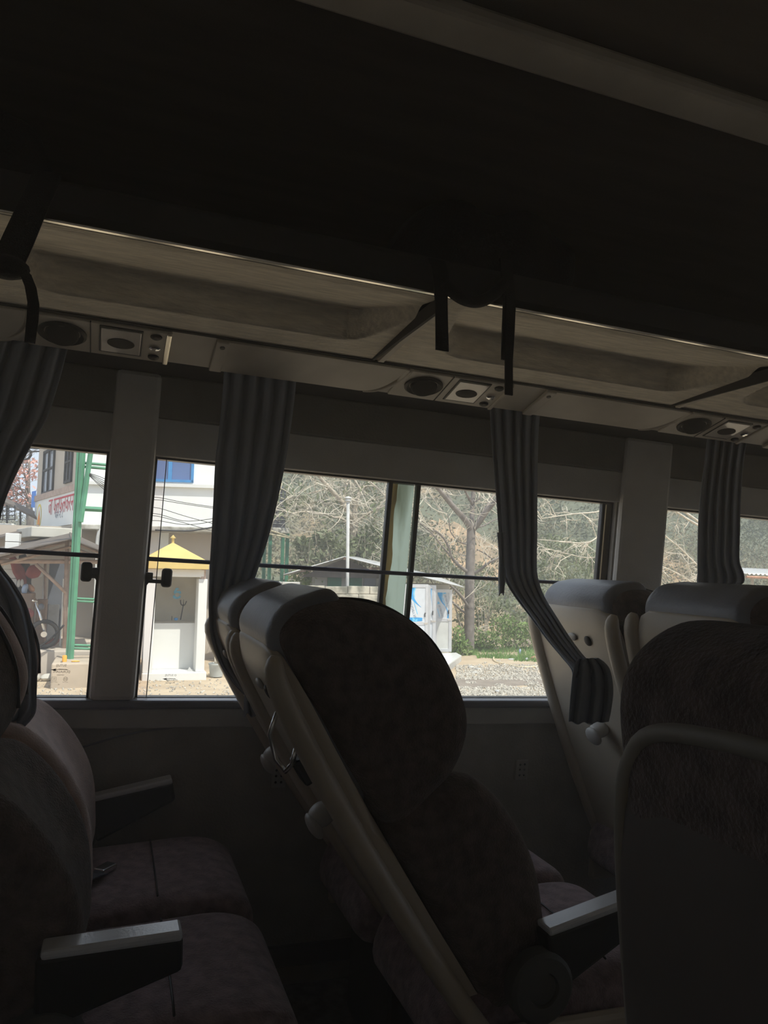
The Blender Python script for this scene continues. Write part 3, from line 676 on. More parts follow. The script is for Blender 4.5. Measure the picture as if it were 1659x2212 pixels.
# =================================================================== OUTSIDE
mat('sand', (.40, .31, .21), .95, col2=(.52, .42, .29), scale=1.6, bump=.5, bscale=14)
mat('hill_soil', (.13, .14, .09), .95, col2=(.42, .28, .16), scale=.13, bump=.6, bscale=2, detail=9, lo=.50, hi=.66)
mat('gravel', (.34, .31, .26), .95, col2=(.54, .50, .42), scale=9)
mat('white_paint', (.70, .70, .67), .8, var=.035, scale=1.2)
mat('white_wall', (.80, .81, .78), .85, var=.05, scale=.9)
mat('tan_wall', (.48, .42, .35), .9, var=.07, scale=1)
mat('grey_plaster', (.52, .50, .44), .92, var=.10, scale=2)
mat('tan_plaster', (.46, .38, .29), .92, var=.1, scale=2)
mat('stained_concrete', (.24, .22, .18), .95, col2=(.55, .53, .47), scale=5, bump=.6, bscale=12)
mat('block_grey', (.38, .37, .34), .95, col2=(.52, .50, .45), scale=4, bump=.4, bscale=20)
mat('mossy_block', (.17, .165, .13), .95, col2=(.50, .46, .37), scale=3.2, bump=.7, bscale=10, lo=.42, hi=.6)
mat('yellow_paint', (.62, .46, .16), .7, var=.06, scale=3)
mat('green_paint', (.08, .26, .15), .5, var=.15, scale=4)
mat('dark_green', (.03, .18, .10), .6, var=.15)
mat('blue_paint', (.05, .24, .52), .5, var=.1)
mat('blue_glass', (.10, .16, .33), .15, var=.1, scale=1)
mat('dark_glass', (.12, .13, .15), .2, var=.2, scale=2)
mat('iron_dark', (.03, .03, .032), .7, var=.2)
mat('red_print', (.50, .06, .08), .7)
mat('grey_print', (.22, .25, .30), .7)
mat('orange_print', (.75, .28, .05), .7)
mat('yellow_print', (.80, .62, .10), .7)
mat('pipe_brown', (.42, .31, .25), .7, var=.15)
mat('bamboo', (.70, .62, .42), .8, var=.12)
mat('zinc_roof', (.48, .48, .46), .45, .2, var=.08, scale=2)
mat('rust_sheet', (.11, .09, .075), .8, var=.2)
mat('tank_black', (.03, .03, .035), .5)
mat('alu', (.62, .62, .62), .4, .5, var=.05)
mat('film_white', (.56, .58, .60), .5, var=.04)
mat('film_blue', (.03, .30, .62), .5)
mat('film_light', (.16, .52, .80), .5)
mat('door_steel', (.60, .60, .56), .5, .2, var=.1, scale=3)
mat('tile_white', (.66, .66, .63), .35, var=.04)
mat('bark_grey', (.19, .165, .145), .9, var=.25, scale=6, bump=.5, bscale=20)
mat('bark_pale', (.44, .38, .30), .9, var=.2, scale=6)
mat('pale_twig', (.58, .52, .42), .9, var=.15, scale=6)
mat('brick_red', (.42, .20, .13), .9, var=.2)
mat('roof_red', (.46, .25, .16), .9, var=.2)
mat('post_pale', (.44, .52, .47), .75, col2=(.56, .62, .57), scale=2.5, stretch=(1, 1, .2), bump=.1)
mat('rust', (.28, .14, .06), .9, var=.4, scale=6, stretch=(1, 1, .25))
mat('tarp_blue', (.06, .16, .45), .7, var=.15)
mat('cloth_red', (.24, .06, .055), .9, var=.2)
mat('cardboard', (.26, .18, .13), .9, var=.15)
mat('sack_white', (.48, .48, .46), .9, var=.1)
mat('hose_tan', (.62, .52, .34), .6)
mat('bucket_grey', (.42, .44, .42), .7, var=.1)
mat('orange_can', (.85, .42, .06), .5)
mat('mud', (.24, .20, .16), .95, var=.15, scale=3, bump=.4)
mat('bottle_blue', (.35, .45, .62), .3)
leaf_mat('leaf_dusty', [(.09, .11, .06), (.16, .19, .10), (.27, .29, .18), (.36, .37, .27)])
leaf_mat('leaf_bright', [(.08, .13, .04), (.16, .24, .08), (.26, .36, .13), (.42, .48, .25)])
leaf_mat('leaf_scrub', [(.07, .09, .06), (.13, .15, .09), (.20, .20, .13), (.30, .26, .18), (.16, .20, .10)], .12)
leaf_mat('leaf_red', [(.75, .34, .27), (.85, .48, .40), (.88, .58, .50)])
leaf_mat('grass_green', [(.10, .20, .05), (.17, .30, .09), (.30, .38, .16)])
leaf_mat('leaf_dry', [(.45, .36, .24), (.58, .50, .36), (.66, .60, .48)])
rnd = random.Random(11)

# ---- ground, gravel, hill
def ghash(a, b): return noise.noise(V((a * .35, b * .35, 3.1)))
def gfn(u, v):
    a = -30 + 75 * u; bb = 1.0 + 31 * v
    return V((a, bb, .05 * ghash(a, bb) * min(1, max(0, bb - 6) / 4)))
def gh(a, bb): return .05 * ghash(a, bb) * min(1, max(0, bb - 6) / 4)
b = MB().grid(gfn, 150, 80); g = struct('ground', b, 'sand', out=True, off=(0, 0, 0), smooth=True)
b = MB().bx(-60, 90, -40, 1.0, -.3, -.02); struct('street', b, 'sand', out=True)
# wheel-worn mud strip
b = MB()
def mudfn(u, v):
    p = og(lerp(955, 1240, u), lerp(1462 + 4 * sin(6 * u), 1484 + 5 * sin(5 * u + 1), v)); return V((p.x, p.y, gh(p.x, p.y) + .012 * (1 - abs(2 * v - 1) ** 3) * (1 - abs(2 * u - 1) ** 6) + .001))
b.grid(mudfn, 40, 10); tag(obj('mud_track', b, 'mud', out=True, smooth=True), 'darker muddy wheel track across the pale gravel lot', 'track', kind='structure')
def stones(n, pr, smin, smax):
    b = MB()
    for _ in range(n):
        px, py = pr(); p = og(px, py); s = rnd.uniform(smin, smax)
        c = V((p.x, p.y, gh(p.x, p.y) + s * .25)); R = Euler((rnd.random() * 3, rnd.random() * 3, rnd.random() * 3)).to_matrix()
        vs = [c + R @ V((dx * s * rnd.uniform(.6, 1), dy * s * rnd.uniform(.6, 1), dz * s * rnd.uniform(.4, .8))) for dx, dy, dz in ((1, 0, 0), (-1, 0, 0), (0, 1, 0), (0, -1, 0), (0, 0, 1), (0, 0, -1))]
        b.add(vs, [(0, 2, 4), (2, 1, 4), (1, 3, 4), (3, 0, 4), (2, 0, 5), (1, 2, 5), (3, 1, 5), (0, 3, 5)])
    return b
def pr1():
    while True:
        px = rnd.uniform(940, 1260); py = rnd.uniform(1430, 1540)
        k = noise.noise(V((px * .03, py * .12, 1.0)))
        if py > 1487 - (px - 960) * .02 or (1438 < py < 1468 + (px - 1000) * .02 and px > 985) or k > .25: return px, py
b = stones(9000, pr1, .018, .05); o = obj('gravel', b, 'gravel', out=True, fixn=False, kind='stuff'); tag(o, 'pale loose gravel spread over the parking lot by the tiled pad', 'gravel')
def pr2(): return rnd.uniform(60, 560), rnd.uniform(1462, 1530)
b = stones(700, pr2, .012, .04); o = obj('pebbles', b, 'gravel', out=True, fixn=False, kind='stuff'); tag(o, 'scattered pebbles on the sandy ground before the shrine', 'pebbles')
def hill_h(a, bb):
    ra = a / bb; s = sst((ra - .0) / .16)
    t = max(0, bb - 24)
    hR = t * .42 + 2.2 * noise.noise(V((a * .06, bb * .06, 0))) * min(1, t / 8) + .8 * noise.noise(V((a * .2, bb * .2, 2))) * min(1, t / 5)
    hL = t * .085 + .8 * noise.noise(V((a * .1, bb * .1, 7))) * min(1, t / 8)
    return lerp(hL, hR, s) + gh(a, 24) * max(0, 1 - t / 3)
def hfn(u, v):
    bb = 23.5 + 95 * v ** 1.4; a = bb * lerp(-.75, 1.6, u); return V((a, bb, hill_h(a, bb) - .03))
b = MB().grid(hfn, 160, 70); struct('hillside', b, 'hill_soil', out=True, off=(0, 24, 0), smooth=True)

def leaves(b, c, rad, n, size, rr=rnd, droop=0):
    for _ in range(n):
        while True:
            d = V((rr.uniform(-1, 1), rr.uniform(-1, 1), rr.uniform(-1, 1)))
            if d.length < 1: break
        p = V(c) + V((d.x * rad[0], d.y * rad[1], d.z * rad[2]))
        R = Euler((rr.uniform(-1.2, 1.2), rr.uniform(-1.2, 1.2), rr.random() * 6.3)).to_matrix(); s = size * rr.uniform(.6, 1.3)
        b.leaf(p, R @ V((s, 0, -droop * s)), R @ V((0, s * .45, 0)))
EC = op(1012, 1172, 32.5)
def in_slide(a, bb): return ((a - EC.x) / 1.7) ** 2 + ((bb - 32.4) / 2.6) ** 2 + .5 * noise.noise(V((a * 1.3, bb * 1.3, 0))) < 1
mat('ochre_soil', (.22, .17, .11), .95, col2=(.46, .31, .18), scale=1.1, bump=.8, bscale=4, detail=8)
def efn(u, v):
    an = 2 * pi * u; k = (1 + .22 * noise.noise(V((cos(an) * 2, sin(an) * 2, 5))) + .22 * noise.noise(V((cos(an) * 5, sin(an) * 5, 1)))) * v; a = EC.x + 1.9 * k * cos(an); bb = 32.4 + 2.9 * k * sin(an)
    return V((a, bb, hill_h(a, bb) + .14 * (1 - v ** 4) - .05 * v ** 6 + .06 * noise.noise(V((a * 2, bb * 2, 1))) * (1 - v)))
b = MB().grid(efn, 48, 14); tag(obj('earth_slide', b, 'ochre_soil', out=True, smooth=True), 'bare ochre earth slide on the hillside behind the thick grey tree', 'slope', kind='structure')
# scrub on the hillside
b = MB(); hr = random.Random(5)
for _ in range(4600):
    bb = 27 + 73 * hr.random() ** 1.2; a = bb * hr.uniform(-.25, 1.35)
    bare = noise.noise(V((a * .11, bb * .09, 4.0)))
    if bare > .30 or (in_slide(a, bb) and hr.random() < .6): continue
    z = hill_h(a, bb); s = hr.uniform(.4, 1.4) * (.7 + bb / 70)
    leaves(b, (a, bb, z + s * .4), (s, s, s * .6), 60, .055 * (.6 + bb / 30), hr)
o = obj('hillside_scrub', b, 'leaf_scrub', out=True, off=(0, 24, 0), fixn=False, kind='stuff'); tag(o, 'grey-green dry scrub covering the steep hillside behind everything', 'scrub')

# ---- trees
def branchy(b, p, d, L, r, depth, rr, spread=.7, up=.15, n=5, kids=(2, 4)):
    p = V(p); d = V(d).normalized(); pts = [p]; rs = [r]; k = 4
    for i in range(k):
        d = (d + V((rr.uniform(-1, 1), rr.uniform(-1, 1), rr.uniform(-1, 1))) * .28 + V((0, 0, up * .3))).normalized()
        p = p + d * L / k; pts.append(p); rs.append(r * (1 - .75 * (i + 1) / k) + .003)
    b.tube(pts, rs, n if depth > 1 else 3, cap=False)
    if depth > 0:
        for _ in range(rr.randint(*kids)):
            i = rr.randint(1, k); dd = (d + V((rr.uniform(-1, 1), rr.uniform(-1, 1), rr.uniform(-.8, 1))) * spread * 1.4).normalized()
            branchy(b, pts[i], dd, L * rr.uniform(.5, .8), rs[i] * .8, depth - 1, rr, spread, up, n, kids)
def pxline(pts, b0, db=0):
    n = len(pts); return [op(px, py, b0 + db * i / max(1, n - 1)) for i, (px, py) in enumerate(pts)]
def limb(name, root, pts, b0, db, r0, r1, ma, n=8):
    P = smooth_line(pxline(pts, b0, db)); k = len(P)
    b = MB(); b.tube(P, [lerp(r0, r1, i / (k - 1)) for i in range(k)], n); obj(name, b, ma, root, smooth=True); return P
BT = 20.5
base = og(1014, 1424)
t1 = thing('bare_tree', 'thick grey leafless tree forking into a V beside the metal doors', 'tree', op(1014, 1440, BT), True)
limb('trunk', t1, [(1013, 1448), (1014, 1330), (1015, 1240), (1017, 1180), (1018, 1132)], BT, 0, .155, .12, 'bark_grey', 12)
ends = []
for pts, db, r0, r1 in (([(1018, 1145), (1004, 1122), (982, 1098), (960, 1072), (943, 1052), (915, 1025), (890, 990)], -1.2, .10, .03), ([(1016, 1140), (1000, 1122), (986, 1105), (972, 1078), (962, 1055), (955, 1020)], .8, .055, .02),
        ([(1019, 1145), (1020, 1110), (1021, 1080), (1024, 1045), (1026, 1000)], .3, .085, .05), ([(1020, 1088), (1012, 1075), (1003, 1055), (996, 1030), (985, 990)], -.6, .045, .018), ([(1024, 1084), (1036, 1078), (1048, 1066)], .3, .03, .012),
        ([(1020, 1145), (1034, 1130), (1052, 1104), (1072, 1080), (1092, 1055), (1125, 1000)], -1.0, .095, .04), ([(1030, 1128), (1046, 1104), (1060, 1080), (1074, 1060), (1090, 1030)], 1.0, .06, .03), ([(1030, 1140), (1048, 1134), (1066, 1124), (1095, 1112)], .5, .03, .015),
        ([(1011, 1236), (992, 1222), (976, 1204), (970, 1184), (958, 1162), (942, 1148), (934, 1147)], -1.0, .055, .018), ([(974, 1202), (955, 1180), (935, 1155), (910, 1132), (895, 1120)], -.5, .028, .012), ([(1009, 1176), (992, 1170), (974, 1150), (970, 1125), (966, 1110)], -.5, .022, .01),
        ([(1022, 1240), (1038, 1230), (1056, 1216), (1085, 1202), (1110, 1190)], -.6, .05, .02), ([(1070, 1213), (1048, 1196), (1030, 1187)], .0, .022, .014), ([(1018, 1322), (1002, 1296), (985, 1276), (962, 1254)], -.8, .045, .03), ([(1012, 1330), (990, 1312), (968, 1292), (950, 1280)], .2, .035, .025)):
    P = limb('limb', t1, pts, BT, db, r0, r1, 'bark_grey'); ends.append((P, r1))
b = MB(); tr = random.Random(3)
for P, r in ends:
    for _ in range(3):
        i = tr.randint(len(P) // 3, len(P) - 1); branchy(b, P[i], V((tr.uniform(-1, 1), tr.uniform(-.6, .6), tr.uniform(-.4, 1))), tr.uniform(.5, 1.3), .013, 2, tr)
obj('twigs', b, 'pale_twig', t1, fixn=False, kind='stuff')

t2 = thing('bare_tree', 'spreading leafless tree with tangled pale branches behind the low shed', 'tree', op(766, 1250, 23.5), True)
ends = []
limb('trunk', t2, [(762, 1300), (764, 1240), (768, 1190), (764, 1155), (766, 1120)], 23.5, 0, .17, .13, 'bark_pale', 10)
for pts, db, r0, r1 in (([(766, 1125), (752, 1105), (735, 1080), (712, 1055), (690, 1030), (672, 1000)], -1, .10, .04), ([(766, 1125), (768, 1090), (780, 1060), (800, 1040), (830, 1015)], .6, .10, .04), ([(764, 1150), (740, 1120), (722, 1118), (700, 1110), (660, 1105), (628, 1110)], -1.5, .05, .015),
        ([(768, 1130), (790, 1112), (815, 1100), (845, 1090)], -.8, .06, .025), ([(740, 1085), (745, 1060), (752, 1030), (745, 1000)], 1, .05, .02), ([(712, 1055), (690, 1060), (655, 1070), (620, 1078)], -.5, .035, .012), ([(765, 1180), (800, 1165), (830, 1150), (860, 1145)], .5, .05, .02), ([(735, 1082), (715, 1088), (690, 1082), (665, 1095), (640, 1094)], .8, .03, .01),
        ([(780, 1060), (768, 1040), (755, 1020), (740, 995)], .4, .04, .02), ([(800, 1042), (822, 1060), (838, 1080), (850, 1075)], -.6, .035, .015)):
    P = limb('limb', t2, pts, 23.5, db, r0, r1, 'bark_pale'); ends.append((P, r1))
b = MB(); tr = random.Random(21)
for P, r in ends:
    for _ in range(9):
        i = tr.randint(1, len(P) - 1); branchy(b, P[i], V((tr.uniform(-1, 1), tr.uniform(-.6, .6), tr.uniform(-.7, .8))), tr.uniform(.6, 1.5), .016, 2, tr, 1.0, 0)
obj('twigs', b, 'pale_twig', t2, fixn=False, kind='stuff')
b = MB()
for _ in range(60):
    P, r = tr.choice(ends); p = tr.choice(P); leaves(b, p + V((tr.uniform(-.8, .8), tr.uniform(-.5, .5), tr.uniform(-.6, .4))), (.3, .3, .25), 8, .10, tr, .5)
obj('leaves', b, 'leaf_dusty', t2, fixn=False, kind='stuff')

t3 = thing('bare_tree', 'slender pale branches reaching in front of the hillside at the right windows', 'tree', op(1560, 1420, 19), True)
ends = []
limb('trunk', t3, [(1600, 1450), (1590, 1330), (1570, 1230), (1540, 1150)], 19, 0, .12, .07, 'bark_pale', 8)
for pts, db, r0, r1 in (([(1540, 1150), (1500, 1130), (1460, 1105), (1430, 1085), (1400, 1060)], -.6, .04, .015), ([(1570, 1230), (1530, 1240), (1500, 1215), (1470, 1185), (1440, 1160), (1420, 1140)], -.5, .035, .012), ([(1580, 1270), (1530, 1275), (1500, 1262), (1465, 1240), (1430, 1225), (1410, 1235)], .3, .03, .012),
        ([(1585, 1290), (1520, 1300), (1480, 1290), (1440, 1275), (1420, 1262)], .0, .025, .01), ([(1540, 1150), (1450, 1090), (1350, 1075), (1300, 1103), (1240, 1110), (1170, 1120)], -1.0, .04, .012), ([(1440, 1160), (1370, 1150), (1310, 1150), (1270, 1172), (1220, 1170), (1160, 1165)], -.5, .03, .01), ([(1420, 1200), (1340, 1190), (1280, 1205), (1220, 1195), (1165, 1180)], .5, .026, .01)):
    P = limb('limb', t3, pts, 19, db, r0, r1, 'pale_twig', 6); ends.append((P, r1))
b = MB(); tr = random.Random(8)
for P, r in ends:
    for _ in range(10):
        i = tr.randint(2, len(P) - 1); branchy(b, P[i], V((tr.uniform(-1, .6), tr.uniform(-.5, .5), tr.uniform(-1, .8))), tr.uniform(.35, .9), .012, 2, tr, .9, -.2)
obj('twigs', b, 'pale_twig', t3, fixn=False, kind='stuff')

t4 = thing('flowering_tree', 'pink-red flowering tree against the pale sky at the far left', 'tree', og(60, 1260), True)
b = MB(); tr = random.Random(4); P0 = op(66, 1130, 30)
b.tube([V((P0.x, P0.y, 0)), P0, op(60, 1060, 30), op(64, 990, 30)], [.2, .14, .08, .03], 8); obj('trunk', b, 'bark_grey', t4, smooth=True)
b = MB()
for (px, py) in ((66, 1100), (60, 1060), (62, 1030), (64, 1000), (60, 1080)):
    for _ in range(6): branchy(b, op(px, py, 30), V((tr.uniform(-1.4, .2), tr.uniform(-.5, .5), tr.uniform(-.3, .8))), 1.3, .02, 2, tr)
obj('twigs', b, 'bark_grey', t4, fixn=False, kind='stuff')
b = MB()
for _ in range(90): leaves(b, op(tr.uniform(-15, 76), tr.uniform(990, 1092), 30 + tr.uniform(-.6, .6)), (.30, .3, .10), 9, .085, tr)
obj('blossom', b, 'leaf_red', t4, fixn=False, kind='stuff', label='pink-red blossom')

def shrub(label, spots, n, size, ma, stems=True, name='shrub', seed=1, off=None):
    rr = random.Random(seed); c0 = spots[0]; p0 = op(c0[0], c0[1], c0[2]); t = thing(name, label, 'shrub', (p0.x, p0.y, 0), True)
    b = MB(); sb = MB()
    for (px, py, bb, rx, rz) in spots:
        p = op(px, py, bb); leaves(b, p, (rx, rx * .8, rz), n, size, rr, .4)
        q = V((p.x + rr.uniform(-.4, .4), p.y, 0))
        for _ in range(3): sb.tube([q, lerp(q, p, .5) + V((rr.uniform(-.2, .2), 0, 0)), p + V((rr.uniform(-rx, rx), rr.uniform(-rx, rx), rz * .6))], [.025, .018, .006], 4, cap=False)
    obj('foliage', b, ma, t, fixn=False, kind='stuff'); obj('stems', sb, 'bark_pale', t, fixn=False, kind='stuff'); return t
shrub('leafy dusty shrub rising behind the ridge of the low shed', [(700, 1205, 22.5, .75, .5), (730, 1180, 22.5, .7, .55), (670, 1215, 22.5, .6, .4), (760, 1200, 23, .8, .5), (790, 1185, 23, .55, .5), (655, 1175, 22.5, .35, .25), (800, 1160, 23, .5, .4), (700, 1165, 22.5, .4, .3)], 170, .10, 'leaf_dusty', seed=2)
shrub('small green shrub between the tank stand and the grey shed wall', [(655, 1250, 20.5, .5, .25), (680, 1255, 20.5, .35, .2)], 160, .07, 'leaf_bright', seed=3)
shrub('dusty leafy shrub behind the metal doors and left of the thick tree', [(935, 1190, 22, .7, .45), (960, 1215, 22, .6, .4), (915, 1215, 22, .55, .4), (985, 1260, 21.5, .35, .5), (1040, 1250, 21.5, .5, .45), (1050, 1290, 21.5, .5, .45)], 220, .055, 'leaf_dusty', seed=4)
shrub('bright green bush growing at the foot of the hill behind the grass', [(1100, 1375, 20.8, .55, .35), (1060, 1385, 20.5, .5, .3), (1140, 1370, 20.8, .5, .4), (1180, 1375, 20.8, .55, .4), (1215, 1385, 20.8, .5, .35), (1020, 1380, 20.8, .5, .4), (1090, 1350, 21, .5, .35)], 420, .055, 'leaf_bright', seed=5)
shrub('low green bush directly right of the last metal door', [(985, 1385, 19.6, .28, .45), (1000, 1400, 19.6, .3, .3)], 300, .055, 'leaf_bright', seed=6)
shrub('dry pale-leaved bush on the bank above the green bush at the right', [(1160, 1320, 22.5, .6, .3), (1190, 1335, 22.2, .5, .3), (1130, 1312, 22.5, .4, .2)], 170, .06, 'leaf_dry', seed=7)
shrub('dusty tangled bank of bushes behind the grass verge', [(1020, 1330, 22, .7, .5), (1080, 1320, 22.5, .8, .5), (1140, 1345, 22, .7, .4), (1190, 1300, 23, .8, .5), (1240, 1250, 23, .9, .6), (1250, 1200, 24, .9, .6), (1180, 1230, 24, .9, .6), (1290, 1220, 24, .7, .5), (1200, 1180, 25, .9, .5)], 380, .075, 'leaf_dusty', seed=8)
# grass verge
b = MB(); rr = random.Random(9)
for _ in range(5200):
    px = rr.uniform(975, 1250); top = 1399 + 12 * noise.noise(V((px * .02, 0, 0))); py = rr.uniform(top, 1424 + 8 * noise.noise(V((px * .03, 3, 0))) + (px > 1110) * 6 - (px < 1030) * 10)
    if 1030 < px < 1120 and 1409 < py < 1418 and rr.random() < .8: continue
    p = og(px, py); p.z = gh(p.x, p.y); h = rr.uniform(.05, .15); d = V((rr.uniform(-.05, .05), rr.uniform(-.05, .05), h)); w = V((rr.uniform(-.014, .014), rr.uniform(-.01, .01), 0)) + V((.008, 0, 0))
    b.add([p - w, p + w, p + d], [(0, 1, 2)])
for _ in range(500):
    px = rr.uniform(948, 992); py = 1446 - (px - 948) * .55 + rr.uniform(-3, 8)
    p = og(px, py); h = rr.uniform(.04, .11); w = V((.015, 0, 0)); b.add([p - w, p + w, p + V((rr.uniform(-.05, .05), 0, h))], [(0, 1, 2)])
o = obj('grass_verge', b, 'grass_green', out=True, fixn=False, kind='stuff'); tag(o, 'short green grass verge between the gravel lot and the bushes', 'grass')
# hose and litter
P = [og(px, py, .03) for px, py in ((1067, 1419), (1066, 1425), (1072, 1430), (1084, 1433), (1100, 1436), (1118, 1440), (1140, 1441), (1165, 1439), (1190, 1437), (1225, 1438), (1280, 1445))]
b = MB(); b.tube(smooth_line(P), .022, 8); tag(obj('garden_hose', b, 'hose_tan', out=True, smooth=True), 'tan garden hose lying along the edge of the grass', 'hose')
def lump(name, label, cat, px, py, rad, ma, seed=0):
    p = og(px, py); c = V((p.x, p.y, gh(p.x, p.y) + rad[2] * .8)); b = MB().ell(c, rad, Matrix.Rotation(seed, 3, 'Z'), 10, 6)
    for v in b.v: v += V((noise.noise(v * 9 + V((seed, 0, 0))), noise.noise(v * 9 + V((0, seed, 0))), 0)) * rad[0] * .3
    return tag(obj(name, b, ma, out=True, smooth=50), label, cat)
lump('flat_stone', 'pale flat stone nearest the tiled pad, upper one of the pair', 'stone', 1018, 1443, (.10, .07, .03), 'block_grey', 1)
lump('flat_stone', 'pale flat stone on the mud, lower right of the pair', 'stone', 1032, 1447, (.11, .07, .03), 'block_grey', 2)
lump('flat_stone', 'pale flat stone at the edge of the muddy track', 'stone', 1026, 1454, (.10, .06, .025), 'block_grey', 3)
lump('plastic_plate', 'white crushed plate lying in the grass by the hose', 'litter', 1105, 1425, (.14, .10, .012), 'sack_white', 4)
lump('plastic_bottle', 'pale blue plastic bottle standing in the grass', 'litter', 1123, 1413, (.035, .035, .09), 'bottle_blue', 5)
lump('brick_piece', 'broken orange brick in the grass at the right', 'brick', 1160, 1425, (.16, .08, .06), 'roof_red', 6)
lump('paper_ball', 'small white crumpled paper beside the orange brick', 'litter', 1138, 1428, (.05, .05, .045), 'sack_white', 7)
lump('paper_ball', 'small white crumpled paper out on the near gravel', 'litter', 1074, 1496, (.04, .04, .03), 'sack_white', 8)

# ---- white two-storey building
bL, bR = op(167, 1200, 19.6), op(545, 1200, 18.7)
F1L, F1R = V((bL.x, bL.y, 0)), V((bR.x, bR.y, 0))
fr = op(77, 1110, 24.2); F2F = V((fr.x, fr.y, 0))
def vplane(A, B, px, py, off=0):
    """point of the ground frame where the pixel meets the upright plane through A-B, and the coordinate along it"""
    d = OMi.to_3x3() @ ray(px, py); o = OMi @ CAM
    u = (B - A).normalized(); n = V((u.y, -u.x, 0))
    if n.y > 0: n = -n
    A2 = A + n * off; t = (A2 - o).dot(n) / d.dot(n); p = o + d * t
    return p, (p - A).dot(u), p.z
def wall_axes(A, B):
    u = (B - A).normalized(); n = V((u.y, -u.x, 0))
    if n.y > 0: n = -n
    return u, n                                         # n faces the viewer
def wbox(mb, A, B, s0, s1, h0, h1, n0, n1):
    u, n = wall_axes(A, B)
    def P(s, h, q): return A + u * s + n * q + V((0, 0, h))
    return mb.hexa([P(s0, h0, n0), P(s1, h0, n0), P(s1, h1, n0), P(s0, h1, n0)], [P(s0, h0, n1), P(s1, h0, n1), P(s1, h1, n1), P(s0, h1, n1)])
def S1(px, py, off=0): return vplane(F1L, F1R, px, py, off)[1:]
L1 = (F1R - F1L).length; L2 = (F2F - F1L).length
house = thing('white_house', 'two-storey white house with a blue window and a tan side wall, behind the yellow-roofed shrine', 'house', F1L, True)
hs = S1(400, 1141)[1]                                    # height of the eave
HT = 7.5
b = MB(); wbox(b, F1L, F1R, 0, L1, hs, HT, -.25, 0); obj('front_wall', b, 'white_wall', house)
b = MB(); wbox(b, F1L, F1R, -3, L1, 0, hs, -.9, -.65); obj('ground_floor_wall', b, 'tan_wall', house)
b = MB(); wbox(b, F1L, F1R, -.1, L1, hs - .10, hs + .02, -.9, .25); obj('floor_slab', b, 'stained_concrete', house, bev=.02)
b = MB(); z = S1(400, 1049)[1]; wbox(b, F1L, F1R, -.02, L1, z - .05, z + .03, 0, .10); obj('ledge', b, 'white_paint', house)
s0 = S1(332, 1040)[0]; s1, z0 = S1(418, 1043); z1 = S1(400, 960)[1]
wf = MB(); f = .06
s0 -= .5
for (a, c, d, e) in ((s0, s1, z0, z0 + f), (s0, s1, z1 - f, z1), (s0, s0 + f, z0, z1), (s1 - f, s1, z0, z1)): wbox(wf, F1L, F1R, a, c, d, e, 0, .06)
sm = S1(368, 1020)[0]; wbox(wf, F1L, F1R, sm - .045, sm + .045, z0, z1, 0, .055)
w = obj('window', wf, 'blue_paint', house)
for a, c in ((s0 + f, sm - .04), (sm + .04, s1 - f)):
    b = MB(); wbox(b, F1L, F1R, a, c, z0 + f, z1 - f, .005, .02); obj('pane', b, 'blue_glass', w)
# side wall running back to the left
b = MB(); u2, n2 = wall_axes(F1L, F2F); wbox(b, F1L, F2F, 0, L2, hs, HT, -.25, 0); obj('side_wall', b, 'tan_wall', house)
def S2(px, py, off=0): return vplane(F1L, F2F, px, py, off)[1:]
zs = [S2(85, 1082)[1], S2(150, 1064)[1]]; zb = sum(zs) / 2
b = MB(); wbox(b, F1L, F2F, 0, L2, zb, zb + .16, 0, .06); obj('band', b, 'pipe_brown', house)
b = MB(); wbox(b, F1L, F2F, 0, L2, hs + .05, zb, .0, .03); obj('sign_panel', b, 'white_paint', house)
for (pa, pb, pt, pbm) in ((94, 117, 972, 1066), (141, 156, 962, 1043)):
    sa = S2(pa, 1040)[0]; sb_ = S2(pb, 1040)[0]; sa, sb_ = min(sa, sb_), max(sa, sb_); ha = S2((pa + pb) / 2, pbm)[1]; hb = S2((pa + pb) / 2, pt)[1]
    b = MB(); f = .07
    for (a, c, d, e) in ((sa, sb_, ha, ha + f), (sa, sb_, hb - f, hb), (sa, sa + f, ha, hb), (sb_ - f, sb_, ha, hb), ((sa + sb_) / 2 - .03, (sa + sb_) / 2 + .03, ha, hb), (sa, sb_, lerp(ha, hb, .55) - .025, lerp(ha, hb, .55) + .025)):
        wbox(b, F1L, F2F, a, c, d, e, 0, .05)
    w = obj('window', b, 'iron_dark', house); b = MB(); wbox(b, F1L, F2F, sa + .02, sb_ - .02, ha + .02, hb - .02, .004, .015); obj('pane', b, 'dark_glass', w)
# lettering painted on the side panel: reads left to right as seen
ul = (F1L - F2F).normalized()
def side_text(txt, px, py, size, ma, nm, sy=1.0):
    p = vplane(F1L, F2F, px, py, .036)[0]; t = placed(textmesh(txt, size), p, ul, (0, 0, sy)); return obj(nm, t, ma, house, fixn=False)
side_text('जा फलफलकरनर', 132, 1091, .44, 'red_print', 'red_lettering', 1.5)
side_text('फोन नं. ८', 127, 1112, .24, 'grey_print', 'grey_lettering', 1.1)
def disc(c, ux, uy, ra, rb_, n=24): return MB().add([V(c) + V(ux) * ra * cos(2 * pi * i / n) + V(uy) * rb_ * sin(2 * pi * i / n) for i in range(n)], [tuple(range(n))])
p = vplane(F1L, F2F, 84, 1116, .036)[0]; em = obj('emblem', disc(p, ul, (0, 0, 1), .30, .36), 'yellow_print', house, fixn=False)
b = disc(vplane(F1L, F2F, 84, 1115, .040)[0], ul, (0, 0, 1), .24, .28); obj('emblem_ground', b, 'white_paint', em, fixn=False)
